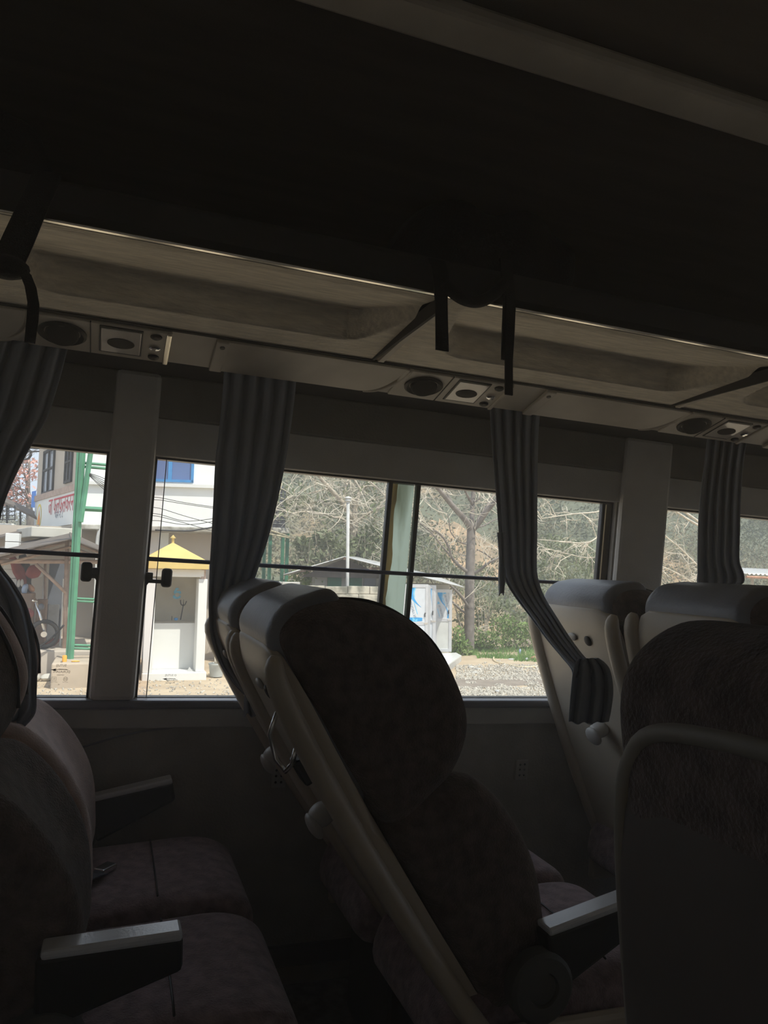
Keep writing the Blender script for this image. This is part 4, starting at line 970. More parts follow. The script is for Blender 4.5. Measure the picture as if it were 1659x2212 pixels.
b = MB(); c = vplane(F1L, F2F, 83.5, 1120, .044)[0]; b.add([c + ul * x + V((0, 0, z)) for x, z in ((-.1, -.26), (.1, -.26), (.17, -.02), (.08, .12), (.02, .26), (-.06, .1), (-.16, -.04))], [tuple(range(7))]); obj('emblem_flame', b, 'orange_print', em, fixn=False)
# awning slab below the side panel with a lit edge
b = MB(); wbox(b, F1L, F2F, -.3, L2 + 1.6, hs - .32, hs - .09, 0, 1.1); obj('awning_slab', b, 'grey_plaster', house, bev=.02)
b = MB(); wbox(b, F1L, F2F, 1.0, 1.25, hs - .7, hs - .4, .75, 1.05); obj('awning_bracket', b, 'white_paint', house)
b = MB(); wbox(b, F1L, F2F, -.5, L2 + 3, 0, hs - .38, -1.0, -.8); obj('shop_back_wall', b, 'tan_wall', house)
b = MB(); wbox(b, F1L, F1R, .42, .98, 0, hs - .1, -.64, .0); obj('white_pier', b, 'white_wall', house)
b = MB(); wbox(b, F1L, F1R, .98, 2.0, 0, hs - .1, -.63, -.52); obj('painted_panel', b, 'white_wall', house)
# grey downpipe on the front and the loose cable coil at its roof
P = [vplane(F1L, F1R, px, py, .3)[0] for px, py in ((222, 1140), (213, 1152), (209, 1175), (211, 1200), (213, 1240), (212, 1330))]
b = MB(); b.tube(smooth_line(P), .035, 8); obj('drain_pipe', b, 'sack_white', house, smooth=True)
b = MB(); c = op(52, 979, 22)
for k in range(3): b.tube([c + V((.15 * cos(2 * pi * i / 20) * (1 + .06 * k), .05 * k, .17 * sin(2 * pi * i / 20) * (1 - .05 * k))) for i in range(21)], .022, 6)
for (x0, y0, x1, y1) in ((20, 958, 82, 955), (28, 966, 84, 969), (30, 976, 84, 975)): b.tube([op(x0, y0, 22), op(x1, y1, 23.5)], .022, 6)
tag(obj('cable_coil', b, 'iron_dark', out=True, smooth=True, off=c, kind='stuff'), 'black coil of cable hung on wires beside the tan house wall', 'cable')
WORD = ['topmost', 'second from the top', 'third from the top', 'third from the bottom', 'second from the bottom', 'lowest']
for i, pts in enumerate((((300, 1071), (345, 1075), (400, 1086), (480, 1097), (540, 1100)), ((300, 1076), (345, 1080), (400, 1089), (480, 1100), (540, 1104)), ((300, 1090), (345, 1098), (400, 1115), (460, 1131), (540, 1150)),
        ((300, 1102), (345, 1111), (395, 1125), (440, 1123), (480, 1115), (540, 1095)), ((300, 1106), (345, 1116), (400, 1130), (460, 1147), (540, 1165)), ((300, 1118), (345, 1125), (395, 1133), (440, 1130), (500, 1118)))):
    pts = ((192, 1022 + i), (228, 1035 + 5 * i)) + pts; n = len(pts)
    P = [op(px, py, 16.12 + 1.2 * k / n) for k, (px, py) in enumerate(pts)] + [vplane(F1L, F1R, 560, pts[-1][1] + 1, -.02)[0]]
    b = MB(); b.tube(smooth_line(P), .0065, 4)
    tag(obj('overhead_wire', b, 'iron_dark', out=True), WORD[i] + ' of the thin wires sagging before the white house wall', 'wire', 'overhead wires before the white house')
b = MB(); P = [vplane(F1L, F1R, px, py, .32)[0] for px, py in ((335, 1145), (400, 1147), (430, 1144), (465, 1137), (510, 1120))]; b.tube(smooth_line(P), .02, 6)
tag(obj('thick_cable', b, 'iron_dark', out=True, smooth=True), 'thick dark cable slung along the broken eave of the white house', 'cable')

# ---- shrine
SB_ = 16.3
sh = thing('shrine', 'small white shrine with a yellow pyramid roof, in front of the white house', 'shrine', og(385, 1465), True)
def so_(px, py, b=SB_): return op(px, py, b)
xl = so_(313, 1400).x; xr = so_(443, 1400).x; xc = so_(382, 1300).x; y0 = SB_; y1 = SB_ + 1.35
hb_ = so_(385, 1452).z                                  # top of the plinth
ht = so_(385, 1243).z; hbeam = so_(385, 1228).z
b = MB().bx(xl - .04, xr + .04, y0 - .06, y1 + .05, -.05, hb_); obj('plinth', b, 'white_paint', sh, bev=.02)
cw = so_(443, 1350).x - so_(424, 1350).x
hcol = so_(440, 1251).z
b = MB().bx(xr - cw, xr, y0, y0 + .5, hb_, hcol); obj('column', b, 'white_paint', sh, bev=.01)
b = MB().bx(xl - .03, xl + cw * .9, y0, y0 + .5, hb_, hcol); obj('column', b, 'white_paint', sh, bev=.01)
b = MB().bx(xl, xr, y1 - .12, y1, hb_, ht); obj('back_wall', b, 'grey_plaster', sh)
for x in (xl, xr - .1):
    b = MB().bx(x, x + .1, y0 + .5, y1 - .1, hb_, ht); obj('side_wall', b, 'white_paint', sh)
ha = so_(385, 1346, SB_ + .55).z
b = MB().bx(xl + .1, xr - .1, y0 + .55, y1 - .12, hb_, ha); obj('altar', b, 'white_paint', sh, bev=.01)
b = MB().bx(xl - .02, xr - .06, y0 + .02, y0 + .14, ht - .03, so_(385, 1229).z); obj('lintel', b, 'white_paint', sh, bev=.015)
b = MB().bx(xr - .13, xr - .04, y0 + .02, y0 + .12, hcol, so_(385, 1229).z); obj('post_stub', b, 'pipe_brown', sh)
ov = .16; xa, xb = so_(302, 1215).x, so_(450, 1215).x; za = so_(385, 1229, y0 - ov).z; zb_ = so_(385, 1212, y0 - ov).z; zt = so_(382, 1172, (y0 + y1) / 2).z
b = MB().bx(xa, xb, y0 - ov, y1 + ov, za, zb_); obj('roof_fascia', b, 'yellow_paint', sh, bev=.008)
cx = (xa + xb) / 2; cy = (y0 + y1) / 2
b = MB().add([(xa + .01, y0 - ov + .01, zb_), (xb - .01, y0 - ov + .01, zb_), (xb - .01, y1 + ov - .01, zb_), (xa + .01, y1 + ov - .01, zb_), (cx, cy, zt)], [(0, 1, 4), (1, 2, 4), (2, 3, 4), (3, 0, 4), (3, 2, 1, 0)]); obj('roof', b, 'yellow_paint', sh)
k = (so_(382, 1158, cy).z - zt)
b = MB().lathe((cx, cy, zt - .06), [(.028, 0), (.028, .06 + k * .62), (.06, .06 + k * .66), (.055, .06 + k * .74), (.003, .06 + k * 1.15)], 16); obj('finial', b, 'yellow_paint', sh, smooth=40)
# altar things
px_ = lambda x, y, d=SB_ + .7: so_(x, y, d)
tr_ = thing('trident', 'rusty iron trident standing on the shrine altar', 'trident', px_(390, 1338), True)
b = MB(); b.tube([px_(390, 1339), px_(396, 1306)], .012, 8); obj('shaft', b, 'iron_dark', tr_, smooth=True)
b = MB(); b.tube(smooth_line([px_(390, 1296), px_(391, 1305), px_(396, 1308), px_(400, 1305), px_(403, 1298)]), [.013] * 16 + [.006], 6); b.tube([px_(396, 1308), px_(396.5, 1295)], [.012, .005], 6); obj('prongs', b, 'iron_dark', tr_, smooth=True)
pc = px_(382, 1285, y1 - .13)
pic = thing('wall_picture', 'small blue and white picture on the back wall inside the shrine', 'picture', pc, True)
b = MB()
for (dx, dz, rx, rz) in ((0, -.04, .085, .05), (-.02, .06, .05, .05), (.04, .05, .05, .04), (0, .12, .04, .035)): b.add([pc + V((dx + rx * cos(2 * pi * i / 14), -.004 - .001 * dx, dz + rz * sin(2 * pi * i / 14))) for i in range(14)], [tuple(range(14))])
obj('picture_blue', b, 'film_light', pic, fixn=False)
b = MB(); b.add([pc + V((.01 + .05 * cos(2 * pi * i / 14), -.008, .0 + .045 * sin(2 * pi * i / 14))) for i in range(14)], [tuple(range(14))]); b.add([pc + V((.02 + .025 * cos(2 * pi * i / 14), -.008, .10 + .02 * sin(2 * pi * i / 14))) for i in range(14)], [tuple(range(14))]); obj('picture_white', b, 'sack_white', pic, fixn=False)
p = px_(380, 1340); b = MB().lathe(p, [(.03, 0), (.045, .03), (.04, .05), (.02, .055)], 14); tag(obj('offering_bowl', b, 'blue_paint', out=True, smooth=40), 'little blue offering bowl at the foot of the trident', 'bowl')
p = px_(371, 1340); b = MB().tube([p, p + V((0, 0, .09))], .008, 6); tag(obj('incense_stick', b, 'iron_dark', out=True), 'dark upright stick left of the blue bowl on the altar', 'stick')
p = so_(410, 1451, SB_ + .05); b = MB().add([p + V((-.06, 0, 0)), p + V((.07, 0, 0)), p + V((.03, .06, 0)), p + V((-.01, .02, .10))], [(0, 1, 3), (1, 2, 3), (2, 0, 3), (0, 2, 1)]); tag(obj('broken_tile', b, 'sack_white', out=True), 'white pointed tile shard on the shrine step', 'tile')
# potted plant beside the shrine
p = og(467, 1461); pt = thing('plant_bucket', 'grey bucket with a dry climbing plant right of the shrine', 'plant', p, True)
b = MB().lathe(p, [(.13, 0), (.16, .24), (.17, .25), (.17, .28), (.15, .28), (.14, .22), (.001, .22)], 20); obj('bucket', b, 'bucket_grey', pt, smooth=40)
b = MB(); rr = random.Random(6)
for _ in range(14): branchy(b, p + V((rr.uniform(-.06, .06), rr.uniform(-.06, .06), .22)), V((rr.uniform(.0, .5), rr.uniform(-.3, .1), 1)), rr.uniform(.3, .5), .010, 0, rr)
obj('stems', b, 'pale_twig', pt, fixn=False, kind='stuff')
b = MB(); leaves(b, p + V((.12, 0, .6)), (.2, .2, .3), 70, .045, rr, .6); obj('dry_leaves', b, 'leaf_dusty', pt, fixn=False, kind='stuff')

# ---- green steel post frame on its concrete block
gf = thing('green_frame', 'green painted steel post with horizontal rails on a concrete block at the left window', 'frame', og(150, 1470), True)
GB = 16.2
def gbar(nm, x0, y0_, x1, y1_, w, ma='green_paint', b0=GB, b1=None):
    A, B = op(x0, y0_, b0), op(x1, y1_, b1 or b0); d = (B - A); mb = MB(); mb.tube([A, B], w * .707, 4); return obj(nm, mb, ma, gf, bev=.008)
gbar('post', 184, 880, 152, 1432, .085); gbar('post_flange', 174, 880, 145, 1428, .05, 'green_paint', GB + .05)
gbar('brace', 207, 900, 174, 1128, .075, 'green_paint', GB - .06)
for y in (1003, 1011): gbar('rail', 168, y - 4, 262, y + 4, .045, 'green_paint', GB + .05)
gbar('rail', 168, 1098, 262, 1103, .075, 'green_paint', GB + .05)
for y in (1294, 1300): gbar('rail', 152, y - 2, 262, y + 3, .035, 'green_paint', GB + .05)
for y in (1395, 1402): gbar('rail', 148, y - 2, 262, y + 2, .04, 'green_paint', GB + .05)
b = MB(); A = op(112, 1432, 15.6); z = A.z; b.bx(A.x, A.x + 1.55, 15.5, 16.9, -.05, z); tag(obj('concrete_block', b, 'tan_plaster', out=True, bev=.03), 'low plastered concrete block under the green post', 'block')
b = MB(); B_ = op(60, 1408, 17.2); b.bx(B_.x - 4.5, B_.x + 2.1, 16.95, 20.4, -.05, op(100, 1406, 16.95).z); tag(obj('shop_platform', b, 'tan_wall', out=True, bev=.03), 'raised earthen platform behind the green post', 'platform')
c = op(139, 1431, 15.75); c.z = z
b = MB().lathe(c, [(.04, 0), (.042, .01), (.042, .10), (.036, .115), (.036, .12), (.001, .12)], 18); tag(obj('orange_can', b, 'orange_can', out=True, smooth=40), 'orange can on the concrete block by the foot of the green post', 'can')
c2 = op(163, 1431, 15.7); c2.z = z
b = MB().ell(c2 + V((0, 0, .012)), (.08, .05, .012)); tag(obj('orange_peel', b, 'orange_can', out=True, smooth=True), 'flat orange scrap on the concrete block right of the can', 'scrap')
for (x, y, r, ma, lb) in ((92, 1450, .2, 'block_grey', 'big pale boulder left of the concrete block'), (104, 1468, .15, 'grey_plaster', 'smaller pale rock left of the concrete block, lower down'), (70, 1470, .17, 'block_grey', 'pale rock half behind the hanging curtain at the left'),):
    lump('rock', lb, 'rock', x, y, (r, r * .7, r * .55), ma, x)
# ---- shop lean-to with its clutter
cn = thing('awning_frame', 'brown pipe awning frame in front of the dark shop at the left window', 'awning', og(100, 1440), True)
def cbar(nm, pts, r, b0=17.6, ma='pipe_brown', b1=None):
    P = [op(x, y, lerp(b0, b1 or b0, i / (len(pts) - 1))) for i, (x, y) in enumerate(pts)]; mb = MB(); mb.tube(P, r, 8); return obj(nm, mb, ma, cn, smooth=True)
cbar('ridge_pipe', [(-60, 1222), (152, 1168)], .035); cbar('ridge_pipe', [(152, 1168), (260, 1212)], .035)
cbar('purlin', [(-60, 1236), (150, 1181)], .03, 17.4); cbar('purlin', [(150, 1181), (260, 1222)], .03, 17.4)
cbar('cross_beam', [(-60, 1212), (262, 1214)], .045, 17.5); cbar('upright', [(145, 1168), (139, 1400)], .04, 17.45); cbar('upright', [(98, 1214), (96, 1400)], .03, 18.6)
cbar('strut', [(78, 1219), (143, 1281)], .035, 17.3)
b = MB(); b.add([op(-60, 1212, 16.4), op(152, 1165, 16.4), op(150, 1150, 20), op(-60, 1195, 20)], [(0, 1, 2, 3)]); obj('roof_sheet', b, 'rust_sheet', cn, solid=.02)
b = MB(); b.add([op(152, 1165, 16.4), op(262, 1206, 16.4), op(250, 1195, 18.5), op(150, 1150, 18.5)], [(0, 1, 2, 3)]); obj('roof_sheet', b, 'rust_sheet', cn, solid=.02)
b = MB(); p = op(20, 1240, 18.4); q = op(37, 1240, 18.4)
pier = thing('block_pier', 'whitewashed block pier at the far left of the shop', 'pier', (p.x, 18.4, 0), True)
zz = 0.0; i = 0; ztop = op(25, 1160, 18.4).z
while zz < ztop:
    b = MB().bx(p.x - .12, q.x, 18.4, 18.8, zz + .006, zz + .19); bo = obj('brick', b, 'white_paint', pier, bev=.01); zz += .196; i += 1
def sbox(name, label, cat, x0, x1, y0_, y1_, bb, dep, ma, bev=.01):
    A, B = op(x0, y1_, bb), op(x1, y0_, bb); b = MB().bx(A.x, B.x, bb, bb + dep, A.z, B.z); return tag(obj(name, b, ma, out=True, bev=bev), label, cat)
sbox('wooden_cabinet', 'brown cabinet standing in the shop below the pipe awning', 'cabinet', 72, 100, 1296, 1405, 18.2, .5, 'cardboard')
b = sbox('grey_panel', 'pale grey sheet leaning at the back of the shop', 'panel', 99, 128, 1306, 1405, 18.9, .06, 'sack_white')
b = sbox('blue_shutter', 'blue-grey shutter behind the pale sheet in the shop', 'shutter', 97, 140, 1216, 1400, 19.4, .08, 'dark_glass')
sbox('white_post', 'white square post in the shop left of the blue-grey shutter', 'post', 90, 97, 1220, 1300, 18.7, .1, 'white_paint')
sbox('white_board', 'narrow white board leaning beside the brown upright', 'board', 128, 138, 1250, 1400, 17.9, .05, 'white_paint')
def lump2(name, label, cat, px, py, bb, rad, ma, seed=0):
    c = op(px, py, bb); b = MB().ell(c, rad, Matrix.Rotation(seed, 3, 'Y'), 14, 8)
    for v in b.v: v += V((noise.noise(v * 6 + V((seed, 0, 0))), 0, noise.noise(v * 6 + V((0, seed, 0))))) * rad[0] * .35
    return tag(obj(name, b, ma, out=True, smooth=True), label, cat)
lump2('red_bag', 'red bag hanging under the awning', 'bag', 74, 1235, 18.0, (.14, .1, .16), 'cloth_red', 1)
lump2('white_pot', 'white round pot under the awning right of the red bag', 'pot', 84, 1240, 18.1, (.07, .07, .08), 'sack_white', 2)
lump2('dark_coat', 'dark garment hanging deep in the shop', 'garment', 48, 1240, 18.6, (.2, .1, .5), 'iron_dark', 3)
lump2('maroon_coat', 'maroon garment hanging left of the dark one', 'garment', 39, 1232, 18.4, (.10, .08, .4), 'cloth_red', 9)
lump2('orange_bundle', 'orange bundle on the heap in the shop', 'bundle', 68, 1270, 18.0, (.10, .1, .06), 'roof_red', 4)
lump2('blue_bundle', 'pale blue cloth bundle left of the orange one', 'bundle', 54, 1273, 17.9, (.13, .1, .06), 'bottle_blue', 5)
lump2('white_bottle', 'white bottle on the shop heap, left one', 'bottle', 41, 1260, 17.9, (.035, .035, .085), 'sack_white', 0)
lump2('white_bottle', 'white bottle on the shop heap, right one', 'bottle', 48, 1259, 17.9, (.032, .035, .085), 'sack_white', 0)
b = MB().bx(op(30, 1300, 17.9).x - .6, op(72, 1300, 17.9).x, 17.75, 18.4, .3, op(50, 1281, 17.9).z); tag(obj('shop_counter', b, 'cardboard', out=True, bev=.03), 'low brown counter under the bundles in the shop', 'counter')
# motorcycle half hidden by the curtain
mc0 = op(26, 1404, 17.35); mc0.z = op(100, 1406, 16.95).z
mc = thing('motorcycle', 'dark motorcycle parked before the shop, partly behind the curtain', 'motorcycle', mc0, True)
for dx in (-.62, .58):
    c = mc0 + V((dx, 0, .30)); b = MB(); b.tube([c + V((.26 * cos(2 * pi * i / 24), 0, .26 * sin(2 * pi * i / 24))) for i in range(25)], .045, 8, cap=False); wv = obj('wheel', b, 'rubber', mc, smooth=True)
    b = MB(); b.lathe(c + V((0, .05, 0)), [(.06, 0), (.06, .1), (.02, .1)], 14, Matrix.Rotation(radians(90), 3, 'X')); obj('hub', b, 'chrome', wv)
b = MB(); b.ell(mc0 + V((.12, 0, .72)), (.26, .14, .14)); obj('fuel_tank', b, 'cloth_red', mc, smooth=True)
b = MB(); b.ell(mc0 + V((-.36, 0, .74)), (.36, .13, .07)); obj('seat', b, 'rubber', mc, smooth=True)
b = MB(); b.box(mc0 + V((0, 0, .42)), (.42, .24, .34)); obj('engine', b, 'iron_dark', mc, bev=.05)
b = MB(); b.tube([mc0 + V((.60, 0, .3)), mc0 + V((.40, 0, .95))], .03, 8); b.tube([mc0 + V((.36, -.34, 1.0)), mc0 + V((.42, 0, .96)), mc0 + V((.36, .34, 1.0))], .018, 8); obj('fork', b, 'chrome', mc, smooth=True)
b = MB(); b.ell(mc0 + V((.50, 0, .86)), (.06, .07, .07)); obj('headlamp', b, 'dark_glass', mc, smooth=True)
lump2('red_sack', 'red sack on the ground behind the motorcycle', 'sack', 114, 1388, 18.0, (.16, .12, .09), 'cloth_red', 6)
P = [op(x, y, 16.8) for x, y in ((78, 1402), (95, 1390), (115, 1375), (138, 1350))]
b = MB(); b.tube(smooth_line(P), .022, 6); tag(obj('black_hose', b, 'rubber', out=True, smooth=True), 'black hose slung across the shop front', 'hose')
# dark roofs and the railing further left
rf = thing('shed_roof', 'dark sloping sheet roof left of the tan house wall', 'roof', op(40, 1100, 25), True)
b = MB(); b.add([op(-40, 1050, 25), op(14, 1078, 25), op(82, 1110, 24.6), op(82, 1122, 23.8), op(14, 1088, 24), op(-40, 1062, 24)], [(0, 1, 4, 5), (1, 2, 3, 4)]); obj('roof_sheet', b, 'rust_sheet', rf, solid=.05)
for x in (44, 15): b = MB(); b.tube([op(x, 1098 if x > 20 else 1088, 24.3), op(x, 1150, 24.3)], .03, 6); obj('roof_post', b, 'iron_dark', rf)
b = MB(); b.add([op(-60, 1163, 22), op(84, 1134, 21), op(84, 1141, 20), op(-60, 1176, 20)], [(0, 1, 2, 3)]); tag(obj('canopy_sheet', b, 'rust_sheet', out=True, solid=.03), 'dark canopy sheet running left from the awning slab', 'canopy')
rl = thing('railing', 'dark iron railing in front of the green slope at the far left', 'railing', op(15, 1135, 23), True)
for i in range(5): b = MB(); b.tube([op(-20 + i * 13, 1092, 23), op(-20 + i * 13, 1124, 23)], .014, 5); obj('upright', b, 'iron_dark', rl)
for y in (1096, 1104, 1113, 1122): b = MB(); b.tube([op(-24, y, 23), op(34, y, 23)], .014, 5); obj('bar', b, 'iron_dark', rl)
b = MB(); A, B = op(-60, 1150, 23.4), op(32, 1132, 23.4); b.bx(A.x, B.x, 23.2, 25, 0, B.z); tag(obj('terrace_wall', b, 'white_paint', out=True, bev=.02), 'white terrace wall below the iron railing', 'wall')
b = MB(); A, B = op(67, 1096, 25.5), op(78, 1060, 25.5); b.add([A, op(78, 1097, 25.5), B, op(69, 1062, 25.5)], [(0, 1, 2, 3)]); tag(obj('blue_tarp', b, 'tarp_blue', out=True, solid=.03), 'strip of blue tarpaulin hanging beside the tan house wall', 'tarpaulin')

# ---- block wall, shed, lamp pole, tank
BW = 18.4
def blocks(name, label, x0, x1, ytop, ma, seed):
    A, B = op(x0, ytop, BW), op(x1, ytop, BW); t = thing(name, label, 'wall', (A.x, BW, 0), True); rr = random.Random(seed)
    top = A.z; h = .2; n = int(top / h) + 1; w = .58
    core = MB().bx(A.x + .02, B.x - .02, BW + .02, BW + .16, -.05, top - .02); obj('wall_core', core, 'stained_concrete', t)
    for k in range(min(n, 8)):
        z1 = top - k * h; z0 = z1 - h + .010; x = A.x - (k % 2) * w / 2
        while x < B.x:
            a, c = max(x, A.x), min(x + w - .012, B.x)
            if c - a > .06:
                dz = rr.uniform(-.012, .006) if k == 0 else 0; pr = rr.uniform(-.012, .008)
                b = MB().bx(a, c, BW - .01 + pr, BW + .17, z0, z1 + dz); obj('block', b, ma, t, bev=.012, seg=1)
            x += w
    return t
blocks('block_wall', 'sharp-edged pale concrete block wall left of the gap, behind the reclined seats', 505, 648, 1255, 'block_grey', 1)
blocks('block_wall', 'stained mossy concrete block wall right of the gap, below the low shed', 653, 872, 1265, 'mossy_block', 2)
sd = thing('low_shed', 'low shed with a wide grey gable roof behind the stained block wall', 'shed', op(742, 1270, 20.5), True)
A0, A1 = op(744, 1203, 19.4), op(775, 1204, 23.5); EL0, EL1 = op(612, 1242, 18.9), op(655, 1236, 22.5)
E0, E1 = op(1002, 1269, 17.9), op(938, 1243, 21.5)
def corr(a0, a1, e0, e1, nm):
    n = 26
    def fn(u, v):
        p = lerp(lerp(a0, a1, u), lerp(e0, e1, u), v); return p + V((0, 0, .018 * sin(u * 2 * pi * 22)))
    return obj(nm, MB().grid(fn, 132, 6), 'zinc_roof', sd, smooth=True, solid=.008)
corr(A0, A1, E0, E1, 'roof_sheet'); corr(A0, A1, EL0, EL1, 'roof_sheet')
b = MB(); g0, g1, g2 = op(650, 1246, 19.9), op(744, 1207, 19.9), op(845, 1250, 19.9); b.prism([g0, g1, g2], (0, .05, 0)); obj('gable_shade', b, 'rust_sheet', sd)  # dark triangle standing in for the shade under the roof slopes
b = MB(); b.tube([op(744, 1206, 19.5), op(775, 1207, 23)], .05, 6); obj('ridge_beam', b, 'pipe_brown', sd)
for (x, y) in ((650, 1233), (800, 1228)): b = MB(); b.tube([op(x, y, 19.3), op(x + 20, y, 22)], .04, 6); obj('rafter', b, 'pipe_brown', sd)
A, B = op(676, 1244, 20.2), op(870, 1244, 20.2)
b = MB().bx(A.x, B.x, 20.25, 20.4, 0, A.z + .05); obj('shed_wall', b, 'grey_plaster', sd)
for (x0, x1) in ((708, 738), (752, 782), (786, 812)):
    a, c = op(x0, 1266, 20.2), op(x1, 1246, 20.2); b = MB().bx(a.x, c.x, 20.19, 20.25, a.z - .2, c.z); obj('shed_panel', b, 'dark_green' if x0 < 780 else 'dark_glass', sd, bev=.01)
lp = thing('lamp_pole', 'slim white pole with a round lamp head rising in front of the low shed', 'lamp pole', og(752, 1440), True)
p0 = op(752, 1300, 18.75); pt_ = op(752, 1084, 18.75)
b = MB(); b.tube([V((p0.x, p0.y, 0)), pt_], .042, 12); obj('pole', b, 'sack_white', lp, smooth=True)
b = MB().lathe(pt_, [(.045, -.03), (.05, 0), (.085, .02), (.085, .04), (.06, .05), (.06, .085), (.09, .09), (.07, .12), (.01, .14)], 18); obj('lamp_head', b, 'sack_white', lp, smooth=40)
tk = thing('water_tank', 'black ribbed water tank with white rings on a green stand behind the block wall', 'tank', op(597, 1155, 25), True)
c = op(588, 1141, 25); r = .42; hgt = op(588, 1058, 25).z - c.z
prof = [(r * 1.03, 0)]
for i in range(9): prof += [(r, hgt * (i + .25) / 9), (r, hgt * (i + .8) / 9), (r * 1.03, hgt * (i + .9) / 9), (r * 1.03, hgt * (i + 1) / 9)]
prof += [(r * .8, hgt * 1.08), (r * .3, hgt * 1.14), (r * .28, hgt * 1.2), (.01, hgt * 1.2)]
b = MB().lathe(c, prof, 32); obj('tank_body', b, 'tank_black', tk, smooth=30)
for i in range(9): b = MB().lathe(c, [(r * 1.035, hgt * (i + .90) / 9), (r * 1.055, hgt * (i + .93) / 9), (r * 1.055, hgt * (i + .97) / 9), (r * 1.035, hgt * (i + 1.0) / 9)], 32); obj('ring', b, 'sack_white', tk, smooth=True)
b = MB(); q = op(612, 1150, 25); b.bx(c.x - .6, q.x + .1, 24.5, 25.5, c.z - .18, c.z); obj('platform', b, 'stained_concrete', tk, bev=.03)
for x, bb in ((584, 24.7), (621, 24.7), (572, 25.4), (611, 25.4)): P = op(x, 1160, bb); b = MB().bx(P.x - .05, P.x + .05, bb - .05, bb + .05, 0, c.z - .17); obj('stand_post', b, 'dark_green', tk)
for (x0, y0_, x1, y1_) in ((608, 1043, 584, 1146), (585, 1146, 642, 1165), (575, 1152, 636, 1164)): b = MB(); b.tube([op(x0, y0_, 24.4), op(x1, y1_, 24.4)], .028, 6); obj('bamboo_pole', b, 'bamboo', tk, smooth=True, label='pale bamboo pole')
fh = thing('far_house', 'small brick house with a reddish roof far behind the tank stand', 'house', op(590, 1250, 34), True)
A, B = op(560, 1245, 34), op(613, 1204, 34)
b = MB().bx(A.x, B.x, 34, 37, -1, B.z); obj('house_wall', b, 'white_wall', fh)
b = MB(); r0, r1, r2, r3 = op(555, 1205, 33.7), op(616, 1204, 33.7), op(612, 1186, 36), op(562, 1186, 36); b.prism([r0, r1, r2, r3], (0, 0, .12)); obj('house_roof', b, 'roof_red', fh)
A, B = op(578, 1238, 33.95), op(590, 1222, 33.95); b = MB().bx(A.x, B.x, 33.9, 34, A.z, B.z); obj('house_door', b, 'white_paint', fh)

# ---- metal toilet doors on the tiled pad
DB = 18.35
pd = thing('tiled_pad', 'raised pad of large white tiles in front of the metal doors', 'pad', og(965, 1432), True)
hp = .16
q0, q1, q2, q3 = og(800, 1428, hp), og(997, 1415, hp), og(950, 1447, hp), og(800, 1452, hp)
q1b = og(972, 1409, hp)
def padpt(u, v): return lerp(lerp(og(845, 1417, hp), og(985, 1409.5, hp), u), lerp(og(800, 1462, hp), og(951, 1447, hp), u), v)
c4 = [padpt(0, 0), padpt(1, 0), og(997, 1416, hp), padpt(1, 1), padpt(0, 1)]
b = MB().prism([p - V((0, 0, .02)) for p in c4], (0, 0, -hp + .0)); obj('pad_base', b, 'block_grey', pd, bev=.01)
for i in range(4):
    for j in range(3):
        e = .006
        b = MB().prism([padpt((i + e) / 4, (j + e) / 3), padpt((i + 1 - e) / 4, (j + e) / 3), padpt((i + 1 - e) / 4, (j + 1 - e) / 3), padpt((i + e) / 4, (j + 1 - e) / 3)], (0, 0, -.025)); obj('tile', b, 'tile_white', pd, bev=.003, seg=1)
P0, P1, P2 = padpt(1, 0), og(997, 1416, hp), padpt(1, 1)
b = MB().prism([P0, P1, P2], (0, 0, -.025)); obj('tile', b, 'tile_white', pd)
